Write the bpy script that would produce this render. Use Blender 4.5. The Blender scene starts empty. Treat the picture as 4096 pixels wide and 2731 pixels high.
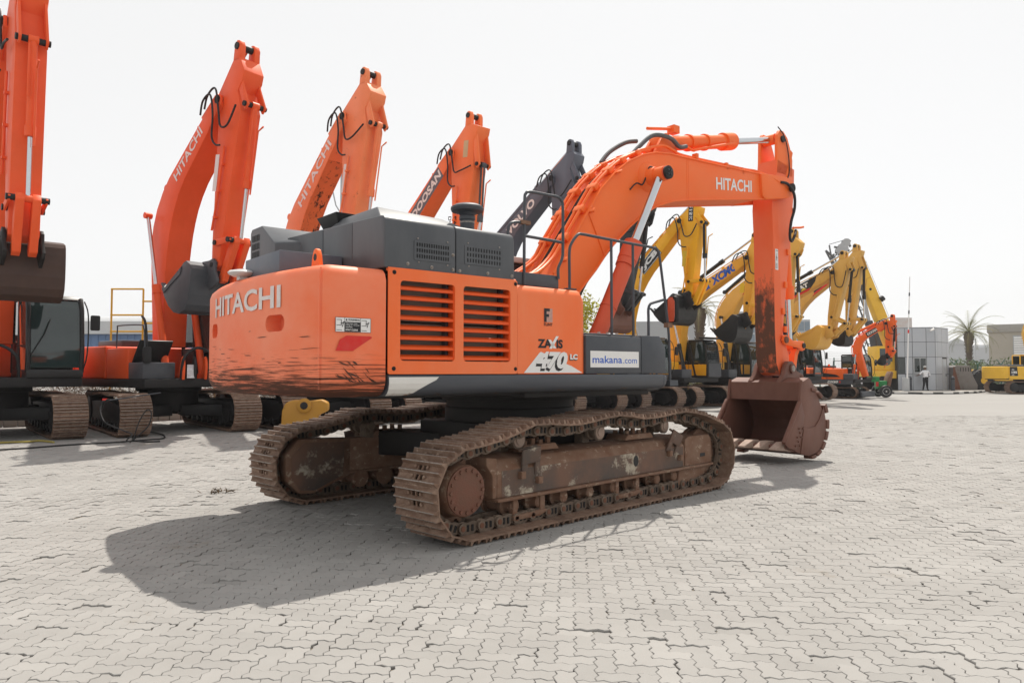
import bpy, bmesh, math, random
import numpy as np
from mathutils import Vector, Matrix
random.seed(7)
R = math.radians
sc = bpy.context.scene
COL = sc.collection
# ------------------------------------------------------------------ camera
CAM_H = 1.55; FPX = 2915.0; PITCH = math.atan((1485.0 - 1365.5) / FPX)
cd = bpy.data.cameras.new('camera'); cam = bpy.data.objects.new('camera', cd); COL.objects.link(cam)
cd.sensor_width = 36.0; cd.lens = FPX / 4096 * 36.0; cd.clip_start = 0.05; cd.clip_end = 3000
cam.location = (0, 0, CAM_H); cam.rotation_euler = (math.pi / 2 + PITCH, 0, 0)
sc.camera = cam
# ------------------------------------------------------------------ sky and sun
SUN = Vector((0.165, 0.555, 1.0)).normalized()
SUN_EL = math.asin(SUN.z); SUN_AZ = math.atan2(SUN.x, SUN.y)
w = bpy.data.worlds.new('World'); sc.world = w; w.use_nodes = True
nt = w.node_tree; nt.nodes.clear()
sky = nt.nodes.new('ShaderNodeTexSky'); sky.sky_type = 'NISHITA'; sky.sun_disc = False
sky.sun_elevation = SUN_EL; sky.sun_rotation = SUN_AZ
sky.air_density = 1.0; sky.dust_density = 1.0; sky.ozone_density = 1.0; sky.altitude = 0
hs = nt.nodes.new('ShaderNodeHueSaturation'); hs.inputs['Saturation'].default_value = 0.18
bg = nt.nodes.new('ShaderNodeBackground'); bg.inputs[1].default_value = 0.15
wo = nt.nodes.new('ShaderNodeOutputWorld')
hz = nt.nodes.new('ShaderNodeMix'); hz.data_type = 'RGBA'; hz.inputs[0].default_value = 0.86; hz.inputs[7].default_value = (3.62, 3.60, 3.56, 1)   # dusty haze that whitens the whole sky evenly
nt.links.new(sky.outputs[0], hs.inputs['Color']); nt.links.new(hs.outputs[0], hz.inputs[6]); nt.links.new(hz.outputs[2], bg.inputs[0]); nt.links.new(bg.outputs[0], wo.inputs[0])
sd = bpy.data.lights.new('sun', 'SUN'); sd.energy = 3.0; sd.angle = R(0.6); sd.color = (1.0, 0.94, 0.85)
so = bpy.data.objects.new('sun', sd); COL.objects.link(so)
so.rotation_euler = (-SUN).to_track_quat('-Z', 'Y').to_euler(); so.location = (5, 15, 30)
vs = sc.view_settings; vs.view_transform = 'Standard'; vs.look = 'None'; vs.gamma = 1; vs.use_curve_mapping = False
vs.exposure = 0.68

# ------------------------------------------------------------------ helpers
def perp(d):
    d = Vector(d).normalized()
    a = Vector((0, 0, 1)) if abs(d.z) < .9 else Vector((1, 0, 0))
    u = d.cross(a).normalized(); return u, d.cross(u).normalized()

class MB:
    """collects shapes, then links them as ONE mesh object"""
    def __init__(s): s.v = []; s.f = []; s.m = []
    def add(s, vs, fs, m=0):
        o = len(s.v); s.v += [tuple(p) for p in vs]
        for f in fs: s.f.append(tuple(i + o for i in f)); s.m.append(m)
        return s
    def box(s, x0, x1, y0, y1, z0, z1, m=0, M=None):
        vs = [Vector((x, y, z)) for x in (x0, x1) for y in (y0, y1) for z in (z0, z1)]
        if M is not None: vs = [M @ v for v in vs]
        return s.add(vs, [(0, 1, 3, 2), (4, 6, 7, 5), (0, 4, 5, 1), (2, 3, 7, 6), (0, 2, 6, 4), (1, 5, 7, 3)], m)
    def prism(s, poly, a0, a1, axis='y', m=0, M=None, poly2=None):
        n = len(poly); p2 = poly2 or poly
        def P(q, a):
            v = Vector((q[0], a, q[1])) if axis == 'y' else Vector((a, q[0], q[1])) if axis == 'x' else Vector((q[0], q[1], a))
            return M @ v if M is not None else v
        vs = [P(q, a0) for q in poly] + [P(q, a1) for q in p2]
        ar = sum(poly[i][0] * poly[(i + 1) % n][1] - poly[(i + 1) % n][0] * poly[i][1] for i in range(n))
        flip = (ar > 0) == (axis == 'y')
        if a1 < a0: flip = not flip
        A = tuple(range(n)); B = tuple(range(2 * n - 1, n - 1, -1)); sd = [(i, i + n, (i + 1) % n + n, (i + 1) % n) for i in range(n)]
        fs = [A, B] + sd
        if not flip: fs = [f[::-1] for f in fs]
        return s.add(vs, fs, m)
    def cyl(s, p0, p1, r0, r1=None, n=16, m=0, caps=True):
        p0 = Vector(p0); p1 = Vector(p1); r1 = r0 if r1 is None else r1; u, w_ = perp(p1 - p0)
        vs = []
        for p, r in ((p0, r0), (p1, r1)):
            vs += [p + (u * math.cos(2 * math.pi * i / n) + w_ * math.sin(2 * math.pi * i / n)) * r for i in range(n)]
        fs = [(i, (i + 1) % n, (i + 1) % n + n, i + n) for i in range(n)]
        if caps: fs += [tuple(range(n - 1, -1, -1)), tuple(range(n, 2 * n))]
        return s.add(vs, fs, m)
    def lathe(s, prof, o, d=(0, 0, 1), n=24, m=0):
        o = Vector(o); d = Vector(d).normalized(); u, w_ = perp(d); vs = []; k = len(prof)
        for r, h in prof:
            vs += [o + d * h + (u * math.cos(2 * math.pi * i / n) + w_ * math.sin(2 * math.pi * i / n)) * max(r, 1e-4) for i in range(n)]
        fs = [(j * n + i, j * n + (i + 1) % n, (j + 1) * n + (i + 1) % n, (j + 1) * n + i) for j in range(k - 1) for i in range(n)]
        fs += [tuple(range(n - 1, -1, -1)), tuple(range((k - 1) * n, k * n))]
        return s.add(vs, fs, m)
    def tube(s, pts, r, n=8, m=0, smooth=0, closed=False):
        pts = [Vector(p) for p in pts]
        if smooth: pts = spline(pts, smooth)
        rs = r if isinstance(r, (list, tuple)) else [r] * len(pts)
        if len(rs) != len(pts): rs = [rs[min(len(rs) - 1, int(i * len(rs) / len(pts)))] for i in range(len(pts))]
        u = None; vs = []; K = len(pts)
        for i, p in enumerate(pts):
            d = (pts[min(i + 1, K - 1)] - pts[max(i - 1, 0)])
            if d.length < 1e-9: d = Vector((0, 0, 1))
            d.normalize()
            if u is None: u, _ = perp(d)
            u = (u - d * u.dot(d)).normalized(); w_ = d.cross(u)
            vs += [p + (u * math.cos(2 * math.pi * k / n) + w_ * math.sin(2 * math.pi * k / n)) * rs[i] for k in range(n)]
        fs = [(j * n + i, j * n + (i + 1) % n, (j + 1) * n + (i + 1) % n, (j + 1) * n + i) for j in range(K - 1) for i in range(n)]
        fs += [tuple(range(n - 1, -1, -1)), tuple(range((K - 1) * n, K * n))]
        return s.add(vs, fs, m)
    def build(s, name, mats, parent=None, bevel=0, seg=2, smooth=35, fix=True):
        me = bpy.data.meshes.new(name); me.from_pydata(s.v, [], s.f)
        mats = mats if isinstance(mats, (list, tuple)) else [mats]
        for q in mats: me.materials.append(q)
        if len(mats) > 1: me.polygons.foreach_set('material_index', s.m)
        if fix:
            bm = bmesh.new(); bm.from_mesh(me); bmesh.ops.recalc_face_normals(bm, faces=bm.faces)
            if bevel:
                es = [e for e in bm.edges if len(e.link_faces) == 2 and e.calc_face_angle(0) > R(28)]
                try: bmesh.ops.bevel(bm, geom=es, offset=bevel, segments=seg, profile=.5, affect='EDGES', clamp_overlap=True)
                except Exception: pass
            bm.to_mesh(me); bm.free()
        if smooth:
            me.shade_smooth(); me.set_sharp_from_angle(angle=R(smooth))
        me.update()
        o = bpy.data.objects.new(name, me); COL.objects.link(o)
        if parent is not None: o.parent = parent
        return o

def spline(pts, k=6):
    out = []; n = len(pts)
    for i in range(n - 1):
        p0 = pts[max(i - 1, 0)]; p1 = pts[i]; p2 = pts[i + 1]; p3 = pts[min(i + 2, n - 1)]
        for j in range(k):
            t = j / k
            out.append(.5 * ((2 * p1) + (p2 - p0) * t + (2 * p0 - 5 * p1 + 4 * p2 - p3) * t * t + (3 * p1 - p0 - 3 * p2 + p3) * t ** 3))
    out.append(pts[-1]); return out
def rrect(x0, x1, z0, z1, r, k=3):
    pts = []
    for cx, cz, a in ((x1 - r, z1 - r, 0), (x0 + r, z1 - r, 90), (x0 + r, z0 + r, 180), (x1 - r, z0 + r, 270)):
        for j in range(k + 1):
            t = R(a + 90 * j / k); pts.append((cx + r * math.cos(t), cz + r * math.sin(t)))
    return pts
def plate(outer, holes, T, thick, name, mats, parent):
    """flat plate with holes; T(u,v,w) maps plate coordinates to space"""
    bm = bmesh.new(); es = []
    for loop in [outer] + holes:
        vs = [bm.verts.new((p[0], p[1], 0)) for p in loop]
        for i in range(len(vs)): es.append(bm.edges.new((vs[i], vs[(i + 1) % len(vs)])))
    bmesh.ops.triangle_fill(bm, edges=es, use_beauty=True)
    r = bmesh.ops.extrude_face_region(bm, geom=bm.faces[:])
    for e in r['geom']:
        if isinstance(e, bmesh.types.BMVert): e.co.z += thick
    for v in bm.verts: v.co = T(v.co.x, v.co.y, v.co.z)
    bmesh.ops.recalc_face_normals(bm, faces=bm.faces)
    me = bpy.data.meshes.new(name); bm.to_mesh(me); bm.free()
    for q in (mats if isinstance(mats, (list, tuple)) else [mats]): me.materials.append(q)
    o = bpy.data.objects.new(name, me); COL.objects.link(o); o.parent = parent
    return o
def tag(o, label=None, cat=None, group=None, kind=None):
    if label: o['label'] = label
    if cat: o['category'] = cat
    if group: o['group'] = group
    if kind: o['kind'] = kind
    return o
def empty(name, loc, rz=0, label=None, cat=None, group=None):
    o = bpy.data.objects.new(name, None); COL.objects.link(o); o.location = loc; o.rotation_euler = (0, 0, rz)
    o.empty_display_size = .3
    return tag(o, label, cat, group)
def inst(src, parent, M=None, name=None):
    o = src.copy(); COL.objects.link(o); o.parent = parent
    if name: o.name = name
    if M is not None: o.matrix_local = M
    return o
def head(az): return math.pi / 2 - R(az)          # heading clockwise from +Y -> rotation about z
_tc = {}
def text_mesh(s, bold=0.0, shear=0.0):
    k = (s, bold, shear)
    if k not in _tc:
        c = bpy.data.curves.new('t', 'FONT'); c.body = s; c.size = 1; c.offset = bold; c.shear = shear; c.resolution_u = 3; c.fill_mode = 'FRONT'
        o = bpy.data.objects.new('t', c); COL.objects.link(o)
        bpy.context.view_layer.update()
        dg = bpy.context.evaluated_depsgraph_get(); me = bpy.data.meshes.new_from_object(o.evaluated_get(dg))
        vs = [tuple(v.co) for v in me.vertices]; fs = [tuple(p.vertices) for p in me.polygons]
        bpy.data.objects.remove(o); bpy.data.curves.remove(c); bpy.data.meshes.remove(me)
        x0 = min(v[0] for v in vs); x1 = max(v[0] for v in vs); y0 = min(v[1] for v in vs); y1 = max(v[1] for v in vs)
        _tc[k] = ([((v[0] - x0) / (x1 - x0), (v[1] - y0) / (y1 - y0)) for v in vs], fs)
    return _tc[k]
def lettering(s, mapf, mat, parent, bold=.02, shear=0, name='lettering'):
    """mapf(u,v) with u,v in 0..1 over the word's box -> point on the surface"""
    vs, fs = text_mesh(s, bold, shear); mb = MB(); mb.add([mapf(u, v) for u, v in vs], fs)
    return mb.build(name, mat, parent, smooth=0, fix=False)
def quad_map(a, b, c, d):
    """a lower left, b lower right, c upper right, d upper left"""
    a, b, c, d = map(Vector, (a, b, c, d))
    return lambda u, v: (a * (1 - u) + b * u) * (1 - v) + (d * (1 - u) + c * u) * v
def decal(poly, mapf, mat, parent, name):
    mb = MB(); mb.add([mapf(*p) for p in poly], [tuple(range(len(poly)))]); return mb.build(name, mat, parent, smooth=0, fix=False)

# ------------------------------------------------------------------ materials
def pm(name, col, col2=None, rough=.5, metal=0, ns=3, amt=.6, bump=0, bs=40, dirt=None, da=0, ds=7, st=(1, 1, 1), zm=None, nx=None, rand=0, coat=0, spec=.32, attr=None, trans=0, alpha=1, dst=None, dsoft=.08):
    m = bpy.data.materials.new(name); m.use_nodes = True; t = m.node_tree; b = t.nodes['Principled BSDF']; L = t.links.new
    b.inputs['Roughness'].default_value = rough; b.inputs['Metallic'].default_value = metal; b.inputs['Coat Weight'].default_value = coat
    b.inputs['Specular IOR Level'].default_value = spec; b.inputs['Coat Roughness'].default_value = .25
    if trans: b.inputs['Transmission Weight'].default_value = trans; b.inputs['IOR'].default_value = 1.1
    c = (*col, 1); c2 = (*(col2 or [x * .8 for x in col]), 1)
    tc = t.nodes.new('ShaderNodeTexCoord'); mp = t.nodes.new('ShaderNodeMapping'); mp.inputs['Scale'].default_value = st
    L(tc.outputs['Object'], mp.inputs[0])
    n = t.nodes.new('ShaderNodeTexNoise'); n.inputs['Scale'].default_value = ns; n.inputs['Detail'].default_value = 7; n.inputs['Roughness'].default_value = .65
    L(mp.outputs[0], n.inputs[0])
    rp = t.nodes.new('ShaderNodeMapRange'); rp.inputs['From Min'].default_value = .35; rp.inputs['From Max'].default_value = .66; rp.inputs['To Max'].default_value = amt
    L(n.outputs[0], rp.inputs[0])
    mx = t.nodes.new('ShaderNodeMix'); mx.data_type = 'RGBA'; mx.inputs[6].default_value = c; mx.inputs[7].default_value = c2
    L(rp.outputs[0], mx.inputs[0]); out = mx.outputs[2]
    if rand or attr:
        if attr: q = t.nodes.new('ShaderNodeAttribute'); q.attribute_name = attr; qo = q.outputs['Fac']
        else: q = t.nodes.new('ShaderNodeObjectInfo'); qo = q.outputs['Random']
        mr = t.nodes.new('ShaderNodeMapRange'); mr.inputs['To Min'].default_value = 1 - (rand or .2); mr.inputs['To Max'].default_value = 1 + (rand or .2); L(qo, mr.inputs[0])
        vm = t.nodes.new('ShaderNodeVectorMath'); vm.operation = 'SCALE'; L(out, vm.inputs[0]); L(mr.outputs[0], vm.inputs['Scale']); out = vm.outputs[0]
    if dirt is not None:
        n2 = t.nodes.new('ShaderNodeTexNoise'); n2.inputs['Scale'].default_value = ds; n2.inputs['Detail'].default_value = 10; n2.inputs['Roughness'].default_value = .72
        mp2 = t.nodes.new('ShaderNodeMapping'); mp2.inputs['Scale'].default_value = dst or st; L(tc.outputs['Object'], mp2.inputs[0])
        L(mp2.outputs[0], n2.inputs[0]); v = n2.outputs[0]
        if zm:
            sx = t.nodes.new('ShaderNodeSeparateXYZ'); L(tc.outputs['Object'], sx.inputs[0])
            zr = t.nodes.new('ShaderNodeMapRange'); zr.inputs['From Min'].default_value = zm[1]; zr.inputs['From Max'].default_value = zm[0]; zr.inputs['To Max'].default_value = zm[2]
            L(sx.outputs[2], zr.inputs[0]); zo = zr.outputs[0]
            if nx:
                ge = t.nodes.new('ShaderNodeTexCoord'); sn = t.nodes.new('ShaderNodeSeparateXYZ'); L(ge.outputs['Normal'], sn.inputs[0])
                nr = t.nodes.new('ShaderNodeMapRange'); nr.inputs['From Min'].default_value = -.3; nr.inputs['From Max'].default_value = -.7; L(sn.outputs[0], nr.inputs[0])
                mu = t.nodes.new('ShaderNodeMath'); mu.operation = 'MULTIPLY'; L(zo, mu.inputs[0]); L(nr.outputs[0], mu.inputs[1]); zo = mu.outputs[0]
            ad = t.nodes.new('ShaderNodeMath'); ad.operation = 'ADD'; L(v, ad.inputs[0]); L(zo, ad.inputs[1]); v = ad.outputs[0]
        r2 = t.nodes.new('ShaderNodeMapRange'); r2.inputs['From Min'].default_value = .72 - da * .4; r2.inputs['From Max'].default_value = .72 - da * .4 + dsoft; L(v, r2.inputs[0])
        m2 = t.nodes.new('ShaderNodeMix'); m2.data_type = 'RGBA'; m2.inputs[7].default_value = (*dirt, 1); L(r2.outputs[0], m2.inputs[0]); L(out, m2.inputs[6]); out = m2.outputs[2]
        rr = t.nodes.new('ShaderNodeMapRange'); rr.inputs['To Min'].default_value = rough; rr.inputs['To Max'].default_value = .85; L(r2.outputs[0], rr.inputs[0]); L(rr.outputs[0], b.inputs['Roughness'])
    L(out, b.inputs['Base Color'])
    if bump:
        n3 = t.nodes.new('ShaderNodeTexNoise'); n3.inputs['Scale'].default_value = bs; n3.inputs['Detail'].default_value = 4; L(mp.outputs[0], n3.inputs[0])
        bp = t.nodes.new('ShaderNodeBump'); bp.inputs['Strength'].default_value = bump; bp.inputs['Distance'].default_value = .02; L(n3.outputs[0], bp.inputs['Height']); L(bp.outputs[0], b.inputs['Normal'])
    return m
RUST = (.055, .022, .012); DUST = (.22, .145, .10)
OR = (.92, .145, .016)
m_boom = pm('orange paint', OR, (.90, .20, .05), .5, ns=.9, amt=.7, dirt=(.55, .10, .03), da=.1, ds=3)
m_panel = pm('panel orange paint', (.88, .15, .028), (.86, .22, .085), .5, ns=1.0, amt=.9, st=(1, 1, .5), bump=.03, bs=5, dirt=(.62, .12, .045), da=.12, ds=3, dst=(5, 5, .35))
m_slat = pm('slat orange paint', (.76, .09, .008), (.70, .085, .01), .5, amt=.5)
m_cyl = pm('faded orange cylinder', (.66, .09, .035), (.72, .13, .055), .5, ns=2)
m_grey = pm('charcoal paint', (.075, .08, .088), (.105, .11, .118), .42, ns=2.5, amt=.8, st=(1, 1, .4), bump=.03, bs=5)
m_grey2 = pm('dark grey paint', (.06, .065, .075), (.085, .09, .10), .45, ns=3, dirt=(.16, .13, .10), da=.12, ds=9)
m_skirt = pm('scuffed grey skirt', (.065, .07, .082), (.09, .095, .105), .4, ns=3, dirt=(.16, .10, .06), da=.05, ds=5, st=(.7, 1, 6), zm=(1.30, 1.42, .22))
m_black = pm('black plastic', (.012, .012, .013), (.02, .02, .02), .5)
m_rubber = pm('black rubber hose', (.018, .018, .02), (.03, .03, .03), .55)
m_hosegrey = pm('grey weathered hose', (.10, .105, .11), (.14, .14, .14), .7)
m_dark = pm('dark oily steel', (.012, .011, .011), (.024, .02, .018), .55, ns=4, dirt=(.07, .05, .035), da=.15)
m_track = pm('rusty track steel', (.15, .085, .056), (.27, .185, .135), .75, ns=9, amt=.9, bump=.15, bs=60, rand=.22, dirt=(.38, .29, .225), da=.32, ds=14)
m_trackf = pm('rusty track frame', (.17, .086, .052), (.23, .145, .10), .8, ns=5, amt=.9, bump=.12, bs=50, dirt=(.36, .275, .205), da=.38, ds=9, st=(1, 1, 1.4))
m_frameside = pm('chipped frame paint', (.17, .095, .065), (.085, .07, .06), .7, ns=2.0, amt=1, bump=.1, bs=40, dirt=(.42, .37, .29), da=.42, ds=3.5)
m_worn = pm('worn bright steel', (.42, .39, .36), (.20, .16, .13), .5, metal=.3, ns=30, amt=1)
m_link = pm('track link steel', (.11, .08, .06), (.22, .165, .12), .7, ns=15, rand=.15)
m_drum = pm('rusty red cover', (.17, .07, .045), (.13, .075, .05), .7, ns=12, bump=.2, bs=60)
m_pin = pm('pin rust', (.17, .07, .04), (.11, .05, .03), .6)
m_chrome = pm('chrome rod', (.58, .6, .62), (.5, .52, .54), .16, metal=1, amt=.3)
m_bucket = pm('rusted bucket steel', (.125, .053, .036), (.185, .085, .06), .55, ns=2.2, amt=.9, bump=.06, bs=25, dirt=(.24, .10, .05), da=.20, ds=5, st=(1, 1, .5))
m_tooth = pm('dusty tooth steel', (.38, .28, .225), (.22, .15, .115), .7, ns=12)
m_white = pm('white decal', (.78, .77, .75), (.7, .69, .68), .5, ns=20, amt=.4)
m_wornwhite = pm('worn white letter', (.72, .68, .66), (.62, .5, .46), .5, ns=14, amt=.7)
m_blackd = pm('black decal', (.015, .015, .018), (.03, .03, .03), .45)
m_blue = pm('blue decal', (.015, .10, .50), (.02, .12, .52), .45)
m_red = pm('red reflector', (.66, .02, .015), (.62, .07, .05), .35, ns=14, amt=.5, dirt=(.3, .12, .1), da=.18, ds=12)
m_yeldec = pm('yellow decal', (.75, .5, .03), (.7, .45, .03), .5)
m_steelbox = pm('blue grey steel', (.11, .125, .155), (.15, .155, .17), .45, ns=4, dirt=(.16, .06, .03), da=.12, ds=9)
m_hood_light = m_grey
m_rad = pm('radiator core', (.27, .23, .19), (.17, .145, .125), .8, ns=3, st=(1, 1, 30), amt=.9)
m_glass = pm('tinted cab glass', (.02, .035, .035), (.03, .05, .05), .04, amt=.4, spec=.8)
m_winglass = pm('dark window glass', (.012, .02, .018), (.02, .03, .026), .05, amt=.4, spec=.8)
m_paper = pm('printed paper', (.75, .75, .77), (.45, .38, .42), .7, ns=18, amt=.6)
m_mirror = pm('mirror glass', (.8, .8, .8), (.8, .8, .8), .03, metal=1)
# counterweight: salmon faded orange with long scrapes low down
m_cw = pm('faded counterweight paint', (.86, .17, .06), (.86, .25, .13), .5, ns=1.3, amt=.9, dirt=(.085, .032, .018), da=.08, ds=4.5, st=(1, 1, 1.3), dst=(.33, .33, 11), zm=(1.30, 1.86, .40), dsoft=.13)
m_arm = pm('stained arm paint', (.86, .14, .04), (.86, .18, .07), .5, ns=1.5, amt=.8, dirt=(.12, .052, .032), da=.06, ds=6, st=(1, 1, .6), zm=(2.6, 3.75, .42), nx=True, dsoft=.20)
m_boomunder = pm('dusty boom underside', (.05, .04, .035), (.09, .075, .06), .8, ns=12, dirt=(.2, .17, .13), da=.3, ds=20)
# ------------------------------------------------------------------ ground and pavers
m_ground = pm('far paving', (.302, .292, .278), (.272, .262, .249), .85, ns=.5, amt=.8, st=(.35, 1, 1), dirt=(.21, .2, .185), da=.06, ds=1.5, bump=.05, bs=8)
m_sand = pm('joint sand and grit', (.25, .218, .178), (.16, .138, .112), .95, ns=6, bump=.3, bs=60)
def paver_material():
    m = pm('concrete paver', (.318, .308, .293), (.272, .262, .248), .85, ns=.9, amt=.9, bump=.06, bs=140, dirt=(.235, .212, .182), da=.26, ds=.55, attr='tint', rand=.11)
    return m
m_paver = paver_material()
g = MB(); g.add([(-700, -60, -.03), (900, -60, -.03), (900, 1400, -.03), (-700, 1400, -.03)], [(0, 1, 2, 3)])
ground = tag(g.build('ground', m_ground, smooth=0), kind='structure')
DMAX = 26.0
s_ = MB(); s_.add([(-4.1, 1.0, -.022), (4.1, 1.0, -.022), (22.0, DMAX, -.022), (-22.0, DMAX, -.022)], [(0, 1, 2, 3)])
bed = tag(s_.build('sand_bed', m_sand, smooth=0), kind='structure')
def make_pavers():
    U = .106; ang = R(-4.5); ca, sa = math.cos(ang), math.sin(ang)
    def node(i, j): return np.array([i * U, j * U])
    rng = np.random.RandomState(3)
    N = int(26 / U)
    cells = []
    # 90 degree herringbone of 2x1 blocks on the unit grid
    for j in range(-40, int(28.5 / U)):
        for i in range(-int(25 / U), int(25 / U)):
            k = (i - j) % 4
            if k == 0: w_, h_ = 2, 1
            elif k == 3: w_, h_ = 1, 2      # vertical block
            else: continue
            cx, cy = (i + w_ / 2) * U, (j + h_ / 2) * U
            X = cx * ca - cy * sa; Y = cx * sa + cy * ca + 1.0
            if Y < 1.2 or Y > DMAX - .2 or abs(X) > .715 * Y + 3.2: continue
            cells.append((i, j, w_, h_, Y, X))
    D = .0112
    def edge(a, b):   # unit edge with its two zigzag points, always computed low -> high so that neighbours agree
        lo, hi = (a, b) if a <= b else (b, a)
        p, q = node(*lo), node(*hi); d = (q - p); nrm = np.array([-d[1], d[0]]) / U
        pts = [p, p + d * .32 + nrm * D, p + d * .68 - nrm * D, q]
        return pts if a <= b else pts[::-1]
    cells.sort(key=lambda c: (0 if c[4] > 2.2 and abs(c[5]) < .705 * c[4] + .05 else 1, c[4]))
    # those that show: outside the picture's bottom corners are already cut
    groups = []
    allv = []; allf = []; allt = []; singles = []
    cnt = 0
    for idx, (i, j, w_, h_, Y0, X0) in enumerate(cells):
        corners = [(i + a, j) for a in range(w_)] + [(i + w_, j + b) for b in range(h_)] + [(i + w_ - a, j + h_) for a in range(w_)] + [(i, j + h_ - b) for b in range(h_)]
        pl = []
        for a in range(len(corners)):
            pl += edge(corners[a], corners[(a + 1) % len(corners)])[:3]
        P = np.array(pl); c = P.mean(0)
        gap = .0009 + .0013 * rng.rand()
        def shrink(P, g_):
            hx = w_ * U / 2; hy = h_ * U / 2; Q = P - c
            return c + Q * np.array([1 - g_ / hx, 1 - g_ / hy])
        top = shrink(P, gap + .0032); low = shrink(P, gap)
        # a few blocks are chipped at one side, some sit low or tilted
        dz = rng.normal(0, .0010); tx, ty = rng.normal(0, .008, 2)
        r = rng.rand()
        big = .5 + .5 * math.sin(c[0] * 1.3 + 1) * math.sin(c[1] * .9)
        if r < .025 + .05 * big + (.03 if c[0] < 0 else 0): dz -= .004 + .006 * rng.rand(); tx, ty = rng.normal(0, .03, 2)
        if rng.rand() < .05 + .05 * big + (.09 if c[0] < 0 else 0):
            k0 = rng.randint(len(top)); span = rng.randint(2, 6); amp = .12 + .16 * rng.rand()
            for q in range(span):
                kk = (k0 + q) % len(top); top[kk] += (c - top[kk]) * amp * (.6 + .6 * rng.rand()); low[kk] += (c - low[kk]) * amp * .7
        und = .006 * math.sin(c[0] * 1.7 + .6) * math.sin(c[1] * 1.1)
        def W(Q, z):
            q = Q - c; zz = z + dz + und + q[:, 0] * tx + q[:, 1] * ty
            return np.stack([Q[:, 0] * ca - Q[:, 1] * sa, Q[:, 0] * sa + Q[:, 1] * ca + 1.0, zz], 1)
        n = len(P)
        V = np.concatenate([W(top, -.004), W(low, -.0075), W(low, -.03)])
        Fs = [tuple(range(n))] + [(a + n, (a + 1) % n + n, (a + 1) % n, a) for a in range(n)] + [(a + 2 * n, (a + 1) % n + 2 * n, (a + 1) % n + n, a + n) for a in range(n)]
        tint = float(np.clip(rng.normal(.5, .16), 0, 1))
        if idx < 300: singles.append((V, Fs, tint))
        else:
            o = sum(len(x) for x in ()) if False else cnt
            allv.append(V); allf += [tuple(k + o for k in f) for f in Fs]; allt += [tint] * len(V); cnt += len(V)
    def mk(name, V, Fs, T):
        me = bpy.data.meshes.new(name); me.from_pydata(V.tolist(), [], Fs); me.materials.append(m_paver)
        a = me.attributes.new('tint', 'FLOAT', 'POINT'); a.data.foreach_set('value', np.array(T, dtype=np.float32)); me.update()
        o = bpy.data.objects.new(name, me); COL.objects.link(o); o.parent = ground; return o
    for V, Fs, t in singles: mk('paver', V, Fs, [t] * len(V))
    tag(mk('paver_field', np.concatenate(allv), allf, allt), kind='stuff')
make_pavers()
# ------------------------------------------------------------------ excavator building blocks
def resample(path, n):
    P = [Vector((p[0], 0, p[1])) for p in path]; P.append(P[0]); L = [0]
    for a, b in zip(P, P[1:]): L.append(L[-1] + (b - a).length)
    tot = L[-1]; out = []
    def at(s_):
        s_ %= tot; k = 0
        while L[k + 1] < s_: k += 1
        f = (s_ - L[k]) / max(1e-9, L[k + 1] - L[k]); return P[k].lerp(P[k + 1], f)
    for i in range(n):
        a = at(i * tot / n); b = at((i + 1) * tot / n); out.append((a, b))
    return out, tot / n
_shoe = {}
def shoe_src(pitch, width, detail):
    k = (round(pitch, 3), round(width, 2), detail)
    if k in _shoe: return _shoe[k]
    mb = MB(); p = pitch; w2 = width / 2; t = .016
    if detail:
        hw = .055
        for x0, x1, hole in ((-.48, -.36, 0), (-.36, -.14, 1), (-.14, .03, 0), (.03, .25, 1), (.25, .53, 0)):
            if hole: mb.box(x0 * p, x1 * p, -w2, -hw, 0, t).box(x0 * p, x1 * p, hw, w2, 0, t).box(x0 * p, x1 * p, -.012, .012, 0, t)
            else: mb.box(x0 * p, x1 * p, -w2, w2, 0, t)
        for sx in (-.25, .14):
            for sy in (-.085, .085): mb.cyl((sx * p, sy, t), (sx * p, sy, t + .02), .017, n=6)
    else: mb.box(-.48 * p, .49 * p, -w2, w2, 0, t)
    for gx in (-.42, -.05, .36):
        a = .055 if detail else .06; h = .042 if gx != -.05 else .036
        x0, x1 = (gx - a) * p, (gx + a) * p; c = .28
        yy = w2 - .003
        vs = [(x0 - .01, -yy, t), (x1 + .01, -yy, t), (x1 - c * .03, -yy + .012, t + h), (x0 + c * .03, -yy + .012, t + h)]
        vs += [(v[0], -v[1], v[2]) for v in vs]
        mb.add(vs, [(0, 1, 2, 3), (7, 6, 5, 4), (0, 4, 5, 1), (1, 5, 6, 2), (3, 7, 4, 0)], 0)
        mb.add([vs[3], vs[2], vs[6], vs[7]], [(0, 1, 2, 3)], 1)
    o = mb.build('track_shoe', [m_track, m_worn], None, smooth=0); me = o.data; bpy.data.objects.remove(o)
    _shoe[k] = me; return me
_link = {}
def link_src(pitch):
    k = round(pitch, 3)
    if k in _link: return _link[k]
    mb = MB(); p = pitch
    for s in (-1, 1):
        y0, y1 = s * .075, s * .115
        prof = [(-.52 * p, -.10), (-.40 * p, -.125), (-.2 * p, -.125), (0, -.105), (.2 * p, -.118), (.42 * p, -.118), (.5 * p, -.095), (.5 * p, -.03), (.3 * p, 0), (-.3 * p, 0), (-.52 * p, -.03)]
        mb.prism(prof, y0, y1)
        mb.cyl((-.33 * p, s * .07, -.068), (-.33 * p, s * .145, -.068), .046, n=12); mb.cyl((-.33 * p, s * .145, -.068), (-.33 * p, s * .15, -.068), .026, n=10, m=1)
        for q in (.02, .26): mb.box((q - .045) * p, (q + .045) * p, s * .115, s * .125, -.09, -.03, 2)
    mb.cyl((-.33 * p, -.07, -.068), (-.33 * p, .07, -.068), .034, n=10)
    o = mb.build('track_link', [m_link, m_pin, m_dark], None); me = o.data; bpy.data.objects.remove(o); _link[k] = me; return me
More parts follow.
